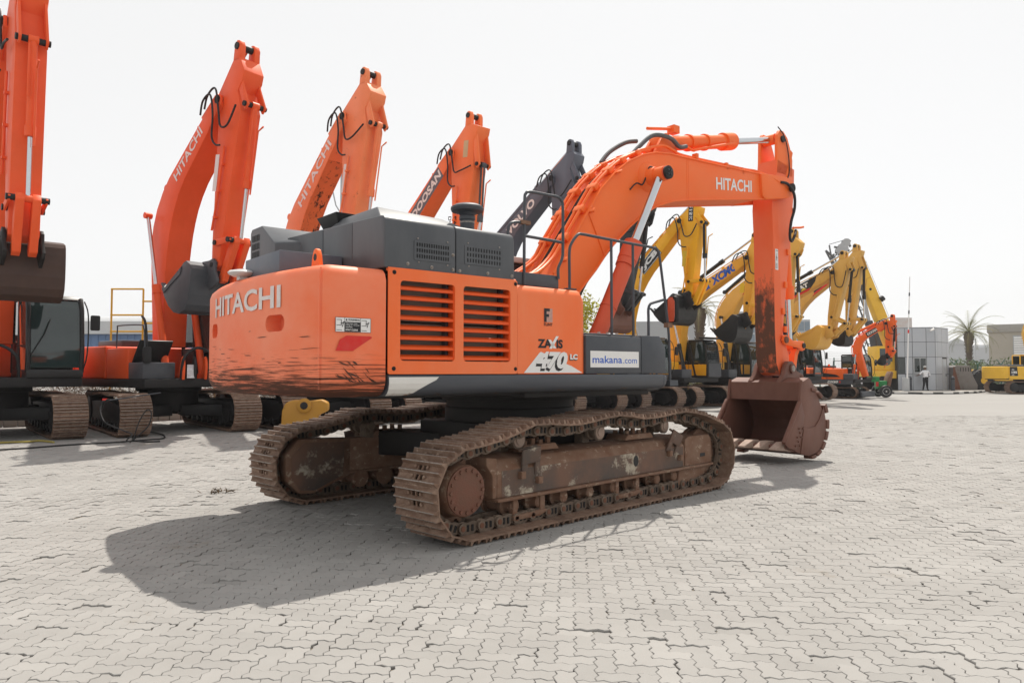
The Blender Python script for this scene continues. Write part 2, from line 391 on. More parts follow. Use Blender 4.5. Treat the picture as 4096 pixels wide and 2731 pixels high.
def lay_track(parent, path, y, width, n, detail, links=False):
    """every shoe (and chain link) is an object of its own under the track frame"""
    segs, pitch = resample(path, n); me = shoe_src(pitch, width, detail); lk = link_src(pitch) if links else None
    for a, b in segs:
        c = (a + b) / 2; d = (b - a).normalized(); nrm = Vector((d.z, 0, -d.x))
        # path runs so that nrm points outwards
        M = Matrix(((d.x, 0, nrm.x, c.x), (0, -1, 0, y), (d.z, 0, nrm.z, c.z), (0, 0, 0, 1)))
        o = bpy.data.objects.new('track_shoe', me); COL.objects.link(o); o.parent = parent; o.matrix_local = M
        if links:
            o = bpy.data.objects.new('track_link', lk); COL.objects.link(o); o.parent = parent; o.matrix_local = M
def oval(L, r, zc, sag=.0, n=10, zb=None):
    """closed path, clockwise seen from the right: along the bottom backwards, so that the left normal points out"""
    pts = []
    for i in range(n + 1):
        t = R(-90 + 180 * i / n); pts.append((L / 2 + r * math.cos(t), zc + r * math.sin(t)))
    for i in range(1, 8):
        f = i / 8; pts.append((L / 2 - L * f, zc + r - sag * math.sin(math.pi * 2 * f) ** 2))
    for i in range(n + 1):
        t = R(90 + 180 * i / n); pts.append((-L / 2 + r * math.cos(t), zc + r * math.sin(t)))
    return pts
def ram(parent, p0, p1, r, rr, split, mb_, mr_, name='hydraulic_cylinder', gland=1.25, n=16):
    """barrel from p0, chrome rod to p1"""
    p0 = Vector(p0); p1 = Vector(p1); d = p1 - p0; q = p0 + d * split; mb = MB(); dn = d.normalized(); L = d.length
    mb.cyl(p0, q, r, n=n); mb.cyl(q - dn * r * 2.2, q + dn * .015, r * gland, n=n); mb.cyl(q - dn * r * .5, q + dn * r * .35, r * gland * .97, n=n)
    u, w_ = perp(d)
    ax = Vector((0, 1, 0)) if abs(dn.y) < .8 else Vector((1, 0, 0))
    mb.cyl(p0 - ax * r * 1.1, p0 + ax * r * 1.1, r * 1.15, n=n)
    o = mb.build(name, mb_, parent)
    rb = MB(); rb.cyl(q, p1, rr, n=n); ro = rb.build('rod', mr_, o)
    eb = MB(); eb.cyl(p1 - ax * r * 1.0, p1 + ax * r * 1.0, rr * 1.7, n=n); eb.build('rod_eye', mb_, o)
    return o
def bez(a, b, c, k=8):
    a, b, c = Vector(a), Vector(b), Vector(c)
    return [a * (1 - t) ** 2 + b * 2 * t * (1 - t) + c * t * t for t in [i / k for i in range(k + 1)]]
def thick_curve(pts, hw):
    """outline of a 2D centre line with half widths"""
    n = len(pts); L = []; Rr = []
    for i, p in enumerate(pts):
        d = (Vector(pts[min(i + 1, n - 1)]) - Vector(pts[max(i - 1, 0)])).normalized(); nn = Vector((-d.y, d.x))
        f = i / (n - 1) * (len(hw) - 1); k = min(int(f), len(hw) - 2); h = hw[k] * (1 - f + k) + hw[k + 1] * (f - k)
        L.append(tuple(Vector(p) + nn * h)); Rr.append(tuple(Vector(p) - nn * h))
    return L + Rr[::-1]
def bucket_shell(prof, hw, t, yc, name, mats, parent, side_t=.03):
    """prof: open outline lip -> heel -> back -> top (x,z); shell plus two side plates closing towards the mouth"""
    mb = MB(); n = len(prof); inn = []
    cx = sum(p[0] for p in prof) / n; cz = sum(p[1] for p in prof) / n
    for i, p in enumerate(prof):
        a = Vector(prof[max(i - 1, 0)]); b = Vector(prof[min(i + 1, n - 1)]); d = (b - a).normalized(); nn = Vector((-d.y, d.x))
        if nn.dot(Vector((cx, cz)) - Vector(p)) < 0: nn = -nn
        inn.append(tuple(Vector(p) + nn * t))
    for i in range(n - 1):
        mb.prism([prof[i], prof[i + 1], inn[i + 1], inn[i]], yc - hw, yc + hw)
    return mb
# ------------------------------------------------------------------ the big orange excavator in front
def main_excavator():
    UH, TH = 50.5, 44.6
    root = empty('crawler_excavator', (-.03, 9.3, 0), head(UH), 'large orange crawler excavator in front, rusty tracks, bucket lowered beside its front', 'excavator', 'excavators parked in the yard')
    DR = R(UH - TH)
    Y = Vector((0, 1, 0))
    # ---- undercarriage (turned against the upper body)
    def und(o): o.rotation_euler = (0, 0, DR); return o
    base = [(2.1, .052)]
    path = []
    for i in range(-9, 10):
        t = R(10 * i); path.append((2.205 + .405 * math.cos(t), .462 + .405 * math.sin(t)))
    path = [p for p in path if not (p[0] < 2.3 and p[1] > .8)]
    path += [(2.25, .86), (1.95, .96), (1.65, 1.015), (1.40, 1.045), (1.29, 1.048), (1.15, 1.03), (.8, 1.0), (.5, .995), (.2, 1.045), (0, 1.055), (-.15, 1.048), (-.45, 1.01), (-.75, .985), (-1.0, 1.005), (-1.25, 1.03), (-1.36, 1.025), (-1.5, .985), (-1.75, .915), (-2.0, .875)]
    for i in range(11, 28):
        t = R(10 * i); path.append((-2.195 + .405 * math.cos(t), .462 + .405 * math.sin(t)))
    for s in (-1, 1):
        yc = s * 1.42
        f = MB()   # side frame
        prof = [(s * (1.30 - .0), .34), (s * 1.60, .34), (s * 1.60, .60), (s * 1.53, .70), (s * 1.36, .735), (s * 1.20, .735), (s * 1.20, .34)]
        f.prism(prof, -1.72, 1.62, 'x')
        f.box(-1.75, 2.28, min(s * 1.20, s * 1.645), max(s * 1.20, s * 1.645), .305, .338)            # lower flange
        f.prism([(1.62, .34), (2.27, .34), (2.27, .66), (2.2, .715), (1.70, .715), (1.62, .68)], min(s * 1.22, s * 1.615), max(s * 1.22, s * 1.615))
        f.prism([(1.50, .302), (2.18, .302), (2.10, .20), (1.60, .11), (1.46, .11)], min(s * 1.25, s * 1.60), max(s * 1.25, s * 1.60))
        f.prism([(-1.72, .34), (-1.72, .72), (-1.86, .74), (-1.86, .66), (-1.78, .56), (-1.78, .34)], min(s * 1.22, s * 1.60), max(s * 1.22, s * 1.60))
        fr = und(f.build('track_frame', [m_trackf], root, bevel=.012)); fr.location = (math.sin(DR) * s * .06, -math.cos(DR) * s * .06, 0)
        # side face paint patch as a thin skin of the frame
        sk = MB(); sk.box(-1.66, 1.58, min(s * 1.600, s * 1.603), max(s * 1.600, s * 1.603), .345, .595); sk.build('frame_face', m_frameside, fr)
        d = MB(); d.prism([(.55 + .05 * math.cos(R(a)), .50 + .066 * math.sin(R(a))) for a in range(0, 360, 30)], s * 1.5, s * 1.606); d.build('access_hole', m_black, fr)
        d = MB(); d.box(1.98, 2.10, min(s * 1.5, s * 1.619), max(s * 1.5, s * 1.619), .435, .48); d.build('slot', m_black, fr)
        # bent step brackets
        for bx, tilt in ((-1.28, -6), (1.36, 22)):
            b = MB(); Mx = Matrix.Translation((bx, s * 1.63, .68)) @ Matrix.Rotation(R(s * -10), 4, 'X') @ Matrix.Rotation(R(tilt), 4, 'Y')
            b.box(-.13, .13, -.012, .012, -.04, .115, M=Mx); b.box(-.13, -.05, -.012, .012, -.17, -.04, M=Mx); b.box(.06, .13, -.012, .012, -.17, -.04, M=Mx)
            b.box(-.13, .13, -.012 - s * .05, .012 - s * .05, .09, .115, M=Mx); b.build('step_bracket', m_frameside, fr, bevel=.006)
            for lx, lz in ((bx - .16, .50), (bx + .09, .43)): q = MB(); q.box(lx, lx + .06, min(s * 1.60, s * 1.66), max(s * 1.60, s * 1.66), lz, lz + .07); q.build('step_lug', m_trackf, fr, bevel=.006)
        # mounting pads with big bolts
        for bx in (-1.0, .78):
            b = MB(); b.prism([(bx - .30, .735), (bx + .30, .735), (bx + .24, .80), (bx - .24, .80)], min(s * 1.2, s * 1.5), max(s * 1.2, s * 1.5)); b.build('mounting_pad', m_trackf, fr, bevel=.008)
            for k in range(4):
                for yy in (1.27, 1.44):
                    c = MB(); x = bx - .18 + .12 * k; c.cyl((x, s * yy, .80), (x, s * yy, .86 if k % 2 else .84), .03, n=6); c.build('bolt', m_trackf, fr)
        # carrier rollers
        for cx in (-1.34, -.03, 1.29):
            c = MB(); c.lathe([(.05, -.32), (.05, -.08), (.095, -.075), (.095, -.045), (.075, -.04), (.075, .02), (.095, .025), (.095, .06)], (cx, s * 1.46, .868), (0, s, 0)); c.box(cx - .06, cx + .06, min(s * 1.2, s * 1.32), max(s * 1.2, s * 1.32), .72, .86)
            co = c.build('carrier_roller', m_link, fr)
            c = MB(); c.lathe([(.078, 0), (.078, .008), (.05, .010), (.05, .02), (.0, .022)], (cx, s * 1.52, .868), (0, s, 0)); c.build('roller_cap', m_tooth, co)
        # bottom rollers
        for cx in (-1.46, -1.10, -.72, -.28, .15, .59, 1.03, 1.41, 1.75):
            c = MB(); c.lathe([(.11, -.30), (.11, -.26), (.075, -.25), (.075, -.06), (.115, -.05), (.115, -.015), (.08, -.01), (.062, .02), (.062, .075), (.045, .09)], (cx, s * 1.50, .235), (0, s, 0)); c.box(cx - .05, cx + .05, min(s * 1.515, s * 1.575), max(s * 1.515, s * 1.575), .235, .31)
            c.build('bottom_roller', m_trackf, fr)
        for gx in (-1.28, .38):
            c = MB(); hi = [(gx - .23, .30), (gx + .23, .30), (gx + .23, .17), (gx + .17, .115), (gx - .17, .105), (gx - .23, .115)]
            c.prism(hi, min(s * 1.585, s * 1.60), max(s * 1.585, s * 1.60)) if False else None
            c.box(gx - .23, gx - .17, min(s * 1.54, s * 1.61), max(s * 1.54, s * 1.61), .12, .305); c.box(gx + .16, gx + .23, min(s * 1.54, s * 1.61), max(s * 1.54, s * 1.61), .13, .305)
            c.prism([(gx - .24, .105), (gx + .14, .105), (gx + .235, .14), (gx + .235, .165), (gx - .24, .15)], min(s * 1.53, s * 1.63), max(s * 1.53, s * 1.63)); c.build('track_guard', m_trackf, fr, bevel=.008)
        # sprocket and travel drum
        c = MB(); n = 21; pr = []
        for i in range(n):
            for a, rr in ((0, .335), (.25, .335), (.45, .285), (.8, .285)):
                t = 2 * math.pi * (i + a) / n; pr.append((-2.195 + rr * math.cos(t), .462 + rr * math.sin(t)))
        c.prism(pr, s * 1.42 - .035, s * 1.42 + .035); c.build('sprocket', m_trackf, fr)
        c = MB(); c.lathe([(.27, -.25), (.27, 0), (.245, .03), (.235, .10), (.235, .20), (.225, .215)], (-2.195, s * 1.46, .475), (0, s, 0), n=32); dr = c.build('travel_drum', m_trackf, fr)
        c = MB(); c.lathe([(.224, .216), (.222, .232), (.21, .236)], (-2.195, s * 1.46, .475), (0, s, 0), n=32); c.build('drum_cover', m_drum, dr)
        for i in range(16):
            t = 2 * math.pi * i / 16; x, z = -2.195 + .19 * math.cos(t), .475 + .19 * math.sin(t)
            b = MB(); b.cyl((x, s * 1.695, z), (x, s * 1.712, z), .018, n=6); b.build('bolt', m_drum, dr)
        c = MB()
        if s > 0:     # inner side: motor guard with its cover plate
            mg = [(-2.46, .30), (-2.30, .14), (-2.12, .12), (-1.75, .24), (-1.60, .30), (-1.60, .74), (-2.30, .77), (-2.47, .60)]
            c.prism(mg, 1.20, 1.36); mo = c.build('motor_guard', m_trackf, fr, bevel=.02)
            c = MB(); c.prism([(-2.40, .33), (-2.28, .18), (-2.1, .16), (-1.72, .30), (-1.70, .70), (-2.24, .72), (-2.40, .58)], 1.188, 1.20); c.build('cover_plate', m_frameside, mo, bevel=.004)
        # idler
        c = MB(); c.lathe([(.30, -.09), (.33, -.085), (.33, -.04), (.30, -.03), (.30, .03), (.33, .04), (.33, .085), (.30, .09), (.12, .10), (.12, .16)], (2.205, yc, .462), (0, s, 0), n=28); c.build('idler_wheel', m_trackf, fr)
        lay_track(fr, path, yc + s * .06, .60, 49, True, True)
    c = MB()   # car body
    for sx in (-1, 1):
        for s in (-1, 1):
            c.prism([(sx * .2, s * .3), (sx * .72, s * .1), (sx * 1.25, s * 1.25), (sx * .65, s * 1.25)], .50, .80, 'z')
    c.box(-.85, .85, -.75, .75, .55, .95); c.cyl((0, 0, .9), (0, 0, 1.12), .82, n=36); und(c.build('car_body', m_dark, root, bevel=.02))
    c = MB(); c.lathe([(.80, 1.12), (.80, 1.20), (.86, 1.205), (.86, 1.30)], (0, 0, 0), n=40); c.build('swing_bearing', m_dark, root)
    # ---- upper frame
    c = MB(); c.box(-2.7, 1.2, -1.30, 1.35, 1.30, 1.46); c.box(1.0, 1.35, -.75, .6, 1.30, 1.5); c.box(-.9, 1.1, -1.35, -.9, 1.27, 1.34); c.build('deck', m_dark, root, bevel=.01)
    c = MB(); sp = [(-1.30, 1.515), (-1.485, 1.515)] + [(-1.40 - .10 * math.cos(t), 1.43 - .12 * math.sin(t) * 1.0) for t in [R(a) for a in (0, 20, 40, 60, 80)]] + [(-1.33, 1.30), (-1.30, 1.30)]
    sp = [(-1.30, 1.518), (-1.488, 1.518), (-1.500, 1.50), (-1.502, 1.44), (-1.49, 1.39), (-1.465, 1.355), (-1.43, 1.335), (-1.38, 1.325), (-1.30, 1.322)]
    c.prism(sp, -2.62, 1.20, 'x'); c.prism(sp, 1.20, 1.275, 'x', poly2=[(-1.30 + (p[0] + 1.30) * .93, 1.42 + (p[1] - 1.42) * .8) for p in sp])
    sk = c.build('side_skirt', m_skirt, root, bevel=.004)
    rows_ = [(-1.5045, 1.498, .53), (-1.5060, 1.47, .50), (-1.5065, 1.44, .43), (-1.494, 1.39, .33), (-1.469, 1.352, .27), (-1.433, 1.331, .22)]
    d = MB()
    for (ya_, za_, ua_), (yb_, zb_, ub_) in zip(rows_, rows_[1:]): d.add([(-2.615, ya_, za_), (-2.615 + ua_, ya_, za_), (-2.615 + ub_, yb_, zb_), (-2.615, yb_, zb_)], [(0, 3, 2, 1)])
    d.build('reflector_sticker', pm('scratched white sticker', (.74, .72, .68), (.6, .58, .54), .5, dirt=(.24, .12, .05), da=.10, ds=7, st=(1, 1, 3), zm=(1.33, 1.42, .2)), sk, smooth=0, fix=False)
    # ---- counterweight: rings of a plan outline, rounded top and bottom
    def plan(ins):
        pts = []
        def rx(y): return -3.45 + .085 * y * y
        y1 = 1.47 - ins; dx = ins
        pts.append((-2.65, -1.50 + ins)); pts.append((-2.9, -1.50 + ins)); pts.append((-3.16 + dx * .3, -1.49 + ins))
        pts += [(-3.235 + dx * .7, -1.465 + ins), (rx(1.38) + .02 + dx, -1.40 + ins * .6)]
        for i in range(13):
            y = -1.30 + 2.60 * i / 12; pts.append((rx(y) + dx, y * (1 - ins * .25)))
        pts += [(rx(1.4) + .02 + dx, 1.40 - ins * .6), (-3.20 + dx * .7, 1.47 - ins), (-3.08, 1.50 - ins), (-2.65, 1.50 - ins)]
        return pts
    rings = [(.14, 1.325), (.075, 1.345), (.03, 1.385), (.0, 1.45), (0, 1.6), (0, 1.9), (0, 2.2), (.0, 2.36), (.022, 2.42), (.06, 2.455), (.12, 2.47)]
    c = MB(); vs = []; n = len(plan(0))
    for ins, z in rings: vs += [(x, y, z) for x, y in plan(ins)]
    fs = [(j * n + i, j * n + (i + 1) % n, (j + 1) * n + (i + 1) % n, (j + 1) * n + i) for j in range(len(rings) - 1) for i in range(n)] + [tuple(range(n - 1, -1, -1)), tuple(range((len(rings) - 1) * n, len(rings) * n))]
    c.add(vs, fs); cw = c.build('counterweight', m_cw, root, smooth=40)
    # hand holes cut into it
    for y0, y1 in ((-.98, -.66), (.70, 1.02)):
        k = MB(); k.prism([(p[0], p[1]) for p in rrect(y0, y1, 1.905, 2.055, .07, 5)], -3.8, -3.27, 'x'); ko = k.build('cut', m_cw, root)
        md = cw.modifiers.new('b', 'BOOLEAN'); md.object = ko; md.operation = 'DIFFERENCE'; md.solver = 'EXACT'
        bpy.context.view_layer.update(); me = bpy.data.meshes.new_from_object(cw.evaluated_get(bpy.context.evaluated_depsgraph_get())); cw.modifiers.clear(); cw.data = me; bpy.data.objects.remove(ko)
    cw.data.shade_smooth(); cw.data.set_sharp_from_angle(angle=R(40))
    k = MB(); k.tube([(-3.255, -1.452, 1.40), (-3.262, -1.458, 1.6), (-3.262, -1.458, 2.36), (-3.24, -1.44, 2.43)], .007, 6); k.build('casting_seam', m_cw, cw)
    rx = lambda y: -3.456 + .085 * y * y
    lettering('HITACHI', lambda u, v: Vector((rx(.79 - 1.72 * u) - .001, .79 - 1.72 * u, 2.115 + .205 * v)), m_wornwhite, cw, .022)
    sr_ = random.Random(11); m_scr = pm('bare scraped steel', (.07, .03, .02), (.13, .06, .035), .7, ns=20)
    for k in range(22):     # scrapes across the rear face
        y0 = sr_.uniform(-1.25, 1.0); z0 = sr_.choice((sr_.uniform(1.62, 1.95), sr_.uniform(1.5, 1.72))); L_ = sr_.uniform(.05, .30); h_ = sr_.uniform(.0015, .005); sl_ = sr_.uniform(-.08, .08)
        pts_ = [(0, 0), (.25, -h_), (.6, -h_ * .6), (1, 0), (.7, h_), (.3, h_ * .5)]; c = MB(); c.add([(rx(y0 - L_ * a) - .001, y0 - L_ * a, z0 + b + sl_ * a * L_) for a, b in pts_], [(0, 1, 2, 3, 4, 5)]); c.build('scrape', m_scr, cw, smooth=0, fix=False)
    for k in range(26):     # slanting gouges on the corner below the reflector
        x0 = sr_.uniform(-3.15, -2.80); z0 = sr_.uniform(1.47, 1.70) - (x0 + 3.15) * .35; L_ = sr_.uniform(.04, .15); h_ = sr_.uniform(.003, .012); sl_ = sr_.uniform(-1.2, -.3)
        if z0 < 1.47: continue
        pts_ = [(0, 0), (.3, -h_), (.7, -h_ * .5), (1, 0), (.6, h_), (.25, h_ * .7)]; c = MB(); c.add([(x0 + L_ * a, -1.5032, max(1.452, z0 + b + sl_ * a * L_)) for a, b in pts_], [(0, 1, 2, 3, 4, 5)]); c.build('gouge', m_scr, cw, smooth=0, fix=False)
    sm = lambda u, v: Vector((-3.135 + .335 * u, -1.5035 if u > .2 else -1.5035, 1.885 + .125 * v))
    sg = decal([(0, 0), (1, 0), (1, 1), (0, 1)], sm, m_white, cw, 'warning_sign')
    bl = lambda u, v: sm(u, v) + Vector((0, -.0012, 0))
    decal([(.26, .03), (.70, .03), (.70, .70), (.26, .70)], bl, m_blackd, sg, 'sign_field')
    for a, b in (((0, 0), (1, .02)), ((0, .98), (1, 1)), ((0, 0), (.01, 1)), ((.99, 0), (1, 1)), ((.25, 0), (.26, 1)), ((.70, 0), (.71, 1))):
        decal([a, (b[0], a[1]), b, (a[0], b[1])], bl, m_blackd, sg, 'sign_line')
    b2 = lambda u, v: sm(u, v) + Vector((0, -.0024, 0))
    lettering('WARNING', lambda u, v: b2(.35 + .33 * u, .78 + .13 * v), m_blackd, sg, .03)
    decal([(.275, .78), (.335, .78), (.305, .93)], b2, m_blackd, sg, 'warning_triangle')
    for k, tx in enumerate(('Operator may', 'swing or reverse', 'machine')): lettering(tx, (lambda k: lambda u, v: b2(.28 + (.33, .39, .19)[k] * u, .55 - .12 * k + .09 * v))(k), m_white, sg, .01)
    lettering('STAY CLEAR', lambda u, v: b2(.28 + .35 * u, .10 + .12 * v), m_white, sg, .03)
    for ox in (.03, .73):      # little pictograms
        decal([(ox, .45), (ox + .14, .45), (ox + .14, .85), (ox, .85), (ox, .82), (ox + .125, .82), (ox + .125, .48), (ox, .48)], b2, m_blackd, sg, 'pictogram')
        decal([(ox + .15, .35), (ox + .17, .35), (ox + .21, .72), (ox + .19, .72)], b2, m_blackd, sg, 'pictogram')
        decal([(ox + .12, .55), (ox + .23, .66), (ox + .22, .70), (ox + .11, .59)], b2, m_blackd, sg, 'pictogram')
        decal([(ox, .12), (ox + .15, .12), (ox + .15, .15), (ox, .15)], b2, m_blackd, sg, 'pictogram')
    decal([(-3.13, 1.725), (-2.97, 1.725), (-2.79, 1.84), (-2.79, 1.85), (-2.81, 1.855), (-3.03, 1.855), (-3.09, 1.82)], lambda u, v: Vector((u, -1.5035, v)), m_red, cw, 'red_reflector')
    k = MB(); k.prism([(-.085, -.06), (.085, -.06), (.06, .05), (.035, .10), (0, .115), (-.035, .10), (-.06, .05)], -.02, .02, 'y', M=Matrix.Translation((-3.12, -1.10, 2.53)) @ Matrix.Rotation(R(90), 4, 'Z')); k.build('lifting_eye', m_boom, cw, bevel=.004)
    k = MB(); k.cyl((-3.142, -1.10, 2.565), (-3.098, -1.10, 2.565), .032, n=14); k.build('eye_hole', m_black, cw)
    k = MB(); k.lathe([(.09, 0), (.13, .02), (.14, .035), (.12, .055), (.05, .07), (0, .072)], (-3.36, .12, 2.495), n=24); k.box(-3.40, -3.32, .08, .16, 2.46, 2.50); k.build('antenna_puck', pm('white plastic', (.6, .6, .6), (.55, .55, .54), .4), root)
    k = MB(); k.box(-3.30, -2.67, -.68, .20, 2.472, 2.67); k.build('tool_box', m_steelbox, root, bevel=.006)
    # ---- louvred side panel
    x0, x1, z0, z1 = -2.625, -1.125, 1.525, 2.475
    h1 = rrect(-2.50, -1.90, 1.645, 2.372, .035); h2 = rrect(-1.80, -1.215, 1.645, 2.372, .035)
    pnl = plate(rrect(x0, x1, z0, z1, .02), [h1, h2], lambda u, v, t: Vector((u, -1.498 + t, v)), .012, 'louvred_panel', m_panel, root)
    lip = MB(); lip.tube([(x0 + .004, -1.47, z1 - .004), (x1 - .01, -1.47, z1 - .004)], .022, 10); lip.build('panel_rim', m_panel, pnl)
    for (a, b) in ((-2.50, -1.90), (-1.80, -1.215)):
        sl = MB(); sl.prism([(-1.487, -.021), (-1.470, -.024), (-1.425, .012), (-1.430, .026), (-1.482, .004)], a + .001, b - .001, 'x'); src = None
        for k in range(8):
            zz = 2.312 - k * .0905
            if src is None: src = sl.build('slat', m_slat, pnl); src.location = (0, 0, zz)
            else: o = src.copy(); COL.objects.link(o); o.location = (0, 0, zz)
        fr = MB(); fr.box(b - .012, b + .012, -1.486, -1.40, 1.645, 2.372); fr.build('louvre_frame', m_slat, pnl)
        gr = MB(); gr.box(b - .045, b - .02, -1.40, -1.34, 1.62, 2.40).box(a - .03, a + .06, -1.36, -1.3, 1.62, 2.40); gr.build('radiator_rail', m_grey2, pnl)
        for z in (1.60, 2.02):
            rd = MB()
            for q in range(14): rd.box(a + .13, b - .05, -1.31, -1.285, z + .05 + q * .024, z + .062 + q * .024)
            rd.box(a + .10, b - .02, -1.30, -1.25, z, z + .40); rd.build('radiator_core', m_rad, pnl)
    c = MB(); c.box(-2.60, -1.14, -1.25, 1.3, 1.5, 2.45); c.build('engine_bay', pm('dusty engine bay', (.05, .044, .038), (.03, .027, .024), .9), root)
    for bx, bz in ((-2.565, 2.44), (-1.15, 2.44), (-2.565, 1.575), (-1.15, 1.575)):
        b = MB(); b.lathe([(.020, 0), (.020, .003), (.015, .004), (.012, .002), (.011, .012), (0, .013)], (bx, -1.498, bz), (0, -1, 0), 12); b.build('panel_bolt', [m_dark], pnl)
    # ---- smooth front panel with the model name
    tp = [(-.80, 1.525), (-1.492, 1.525), (-1.492, 2.33), (-1.484, 2.38), (-1.455, 2.425), (-1.41, 2.448), (-1.35, 2.455), (-.80, 2.455)]
    c = MB(); c.prism(tp, -1.118, -.20, 'x'); c.prism(tp, -.20, -.135, 'x', poly2=[(-1.49 + (p[0] + 1.49) * 1.0 + (.035 if p[0] < -1.4 else 0), p[1] - (.035 if p[1] > 2.0 else 0)) for p in tp])
    fp = c.build('front_panel', m_panel, root, smooth=50)
    pf = lambda x, z: Vector((x, -1.4955, z))
    pf2 = lambda x, z: Vector((x, -1.4970, z))
    pf3 = lambda x, z: Vector((x, -1.4985, z))
    lettering('ZA  IS', lambda u, v: pf(-.845 + .36 * u, 1.795 + .095 * v), m_blackd, fp, .045)
    decal([(-.685, 1.79), (-.645, 1.79), (-.545, 1.925), (-.585, 1.925)], pf2, m_white, fp, 'letter_stroke'); decal([(-.625, 1.795), (-.58, 1.795), (-.66, 1.885), (-.70, 1.885)], pf2, m_white, fp, 'letter_stroke')
    decal([(-1.035, 1.535), (-.19, 1.535), (-.36, 1.61), (-.40, 1.62), (-.80, 1.755), (-.82, 1.745)], pf, m_white, fp, 'white_wedge')
    lettering('470', lambda u, v: pf2(-.875 + .43 * u, 1.548 + .185 * v), m_blackd, fp, .07, .25)
    lettering('470', lambda u, v: pf3(-.865 + .45 * u, 1.575 + .185 * v), m_white, fp, .05, .25)
    lettering('LC', lambda u, v: pf2(-.385 + .115 * u, 1.668 + .06 * v), m_blackd, fp, .06)
    lettering('LC', lambda u, v: pf3(-.378 + .112 * u, 1.678 + .06 * v), m_white, fp, .06)
    decal([(-.755, 2.07), (-.635, 2.07), (-.635, 2.215), (-.755, 2.215)], pf, pm('sticker grey', (.45, .25, .2), (.6, .4, .35), .5, ns=30), fp, 'logo_plate')
    decal([(-.755, 2.07), (-.720, 2.07), (-.720, 2.125), (-.685, 2.125), (-.685, 2.155), (-.720, 2.155), (-.720, 2.185), (-.675, 2.185), (-.675, 2.215), (-.755, 2.215)], pf2, m_blackd, fp, 'logo_mark')
    lettering('FLINT', lambda u, v: pf2(-.755 + .12 * u, 2.03 + .03 * v), m_blackd, fp, .02)
    # ---- grey tank and tool box in front
    c = MB(); c.box(-.128, .800, -1.49, -.75, 1.525, 1.955); c.box(-.11, .80, -1.40, -.75, 1.955, 1.985); tk = c.build('fuel_tank', m_grey2, root, bevel=.012)
    for bx in (.15, .3, .45): b = MB(); b.cyl((bx, -1.42, 1.985), (bx, -1.42, 2.0), .018, n=8); b.build('bolt', m_worn, tk)
    c = MB(); c.prism([(.812, 1.525), (1.262, 1.525), (1.262, 1.82), (1.15, 1.978), (.812, 1.978)], -1.487, -.85); tb = c.build('front_tool_box', m_grey2, root, bevel=.010)
    c = MB()
    for k in range(9): c.box(1.262, 1.268, -1.46, -.88, 1.56 + k * .028, 1.57 + k * .028)
    c.build('mesh_grille', m_black, tb)
    tf = lambda u, v: Vector((-.062 + .815 * u, -1.4935, 1.595 + .185 * v))
    pl_ = decal([(0, 0), (1, 0), (1, 1), (0, 1)], tf, m_white, tk, 'name_plate')
    lettering('makana', lambda u, v: tf(.04 + .60 * u, .26 + .45 * v) + Vector((0, -.0015, 0)), m_blue, pl_, .012)
    lettering('.com', lambda u, v: tf(.665 + .29 * u, .26 + .26 * v) + Vector((0, -.0015, 0)), m_blue, pl_, .0)
    # ---- engine hood
    zt = lambda y: 2.955 + .045 * (y + 1.48)
    def hood_piece(xa, xb, ya, yb, name, round_near=False, zb=2.478):
        c = MB()
        ys = [ya] + ([ya + .012, ya + .035, ya + .075] if round_near else []) + [yb]
        top = []
        for i, y in enumerate(ys):
            top.append((y, zt(y) - ([.085, .035, .010, 0][i] if round_near and i < 4 else 0)))
        poly = [(yb, zb), (ya, zb)] + top
        c.prism(poly, xa, xb, 'x'); return c.build(name, m_grey, root, bevel=.014, seg=3)
    hp1 = hood_piece(-2.66, -1.888, -1.488, -.868, 'engine_hood', True); hp2 = hood_piece(-1.880, -1.155, -1.488, -.3, 'engine_hood', True)
    hood_piece(-2.655, -1.9, -.858, -.213, 'engine_hood'); hood_piece(-2.655, -1.9, -.205, .95, 'engine_hood'); hood_piece(-1.87, -1.2, -.29, .95, 'engine_hood')
    c = MB(); c.add([(-2.50, -1.15, 2.96), (-1.22, -1.15, 2.96), (-1.25, .5, 3.0), (-2.5, .35, 3.0), (-2.36, -.80, 3.185), (-1.62, -.85, 3.15), (-1.62, .2, 3.15), (-2.36, -.05, 3.185)], [(0, 1, 5, 4), (1, 2, 6, 5), (2, 3, 7, 6), (3, 0, 4, 7), (4, 5, 6, 7), (3, 2, 1, 0)]); tp_ = c.build('hood_bulge', m_grey, root, bevel=.012)
    c = MB()
    for i in range(3):
        for j in range(7): c.box(-2.452 + .03 * i, -2.43 + .03 * i, -.62 + .07 * j, -.575 + .07 * j, 3.03 + .036 * i, 3.052 + .036 * i)
    c.build('vent_slots', m_black, tp_)
    for (xa, xb, za, zb, nn, ho) in ((-2.335, -1.965, 2.585, 2.745, 14, hp1), (-1.765, -1.335, 2.60, 2.765, 13, hp2)):
        holes = []
        for i in range(nn):
            for j in range(3):
                cx = xa + (xb - xa) * (i + .5) / nn; cz = za + (zb - za) * (j + .5) / 3
                holes.append([(cx + .009 * math.copysign(abs(math.cos(t)) ** .6, math.cos(t)), cz + .020 * math.copysign(abs(math.sin(t)) ** .6, math.sin(t))) for t in [R(22.5 + 45 * q) for q in range(8)]])
        plate(rrect(xa - .02, xb + .02, za - .012, zb + .012, .01), holes, lambda u, v, t: Vector((u, -1.494 + t, v)), .004, 'vent_plate', m_grey, ho)
        bk = MB(); bk.box(xa, xb, -1.4895, -1.4885, za, zb); bk.build('vent_back', m_black, ho)
        for bx, bz in ((xa + .02, zb + .03), (xb - .02, zb + .03), (xb - .02, za - .03), (xa + .03, za - .03)):
            b = MB(); b.cyl((bx, -1.488, bz), (bx, -1.496, bz), .007, n=8); b.build('rivet', m_worn, ho)
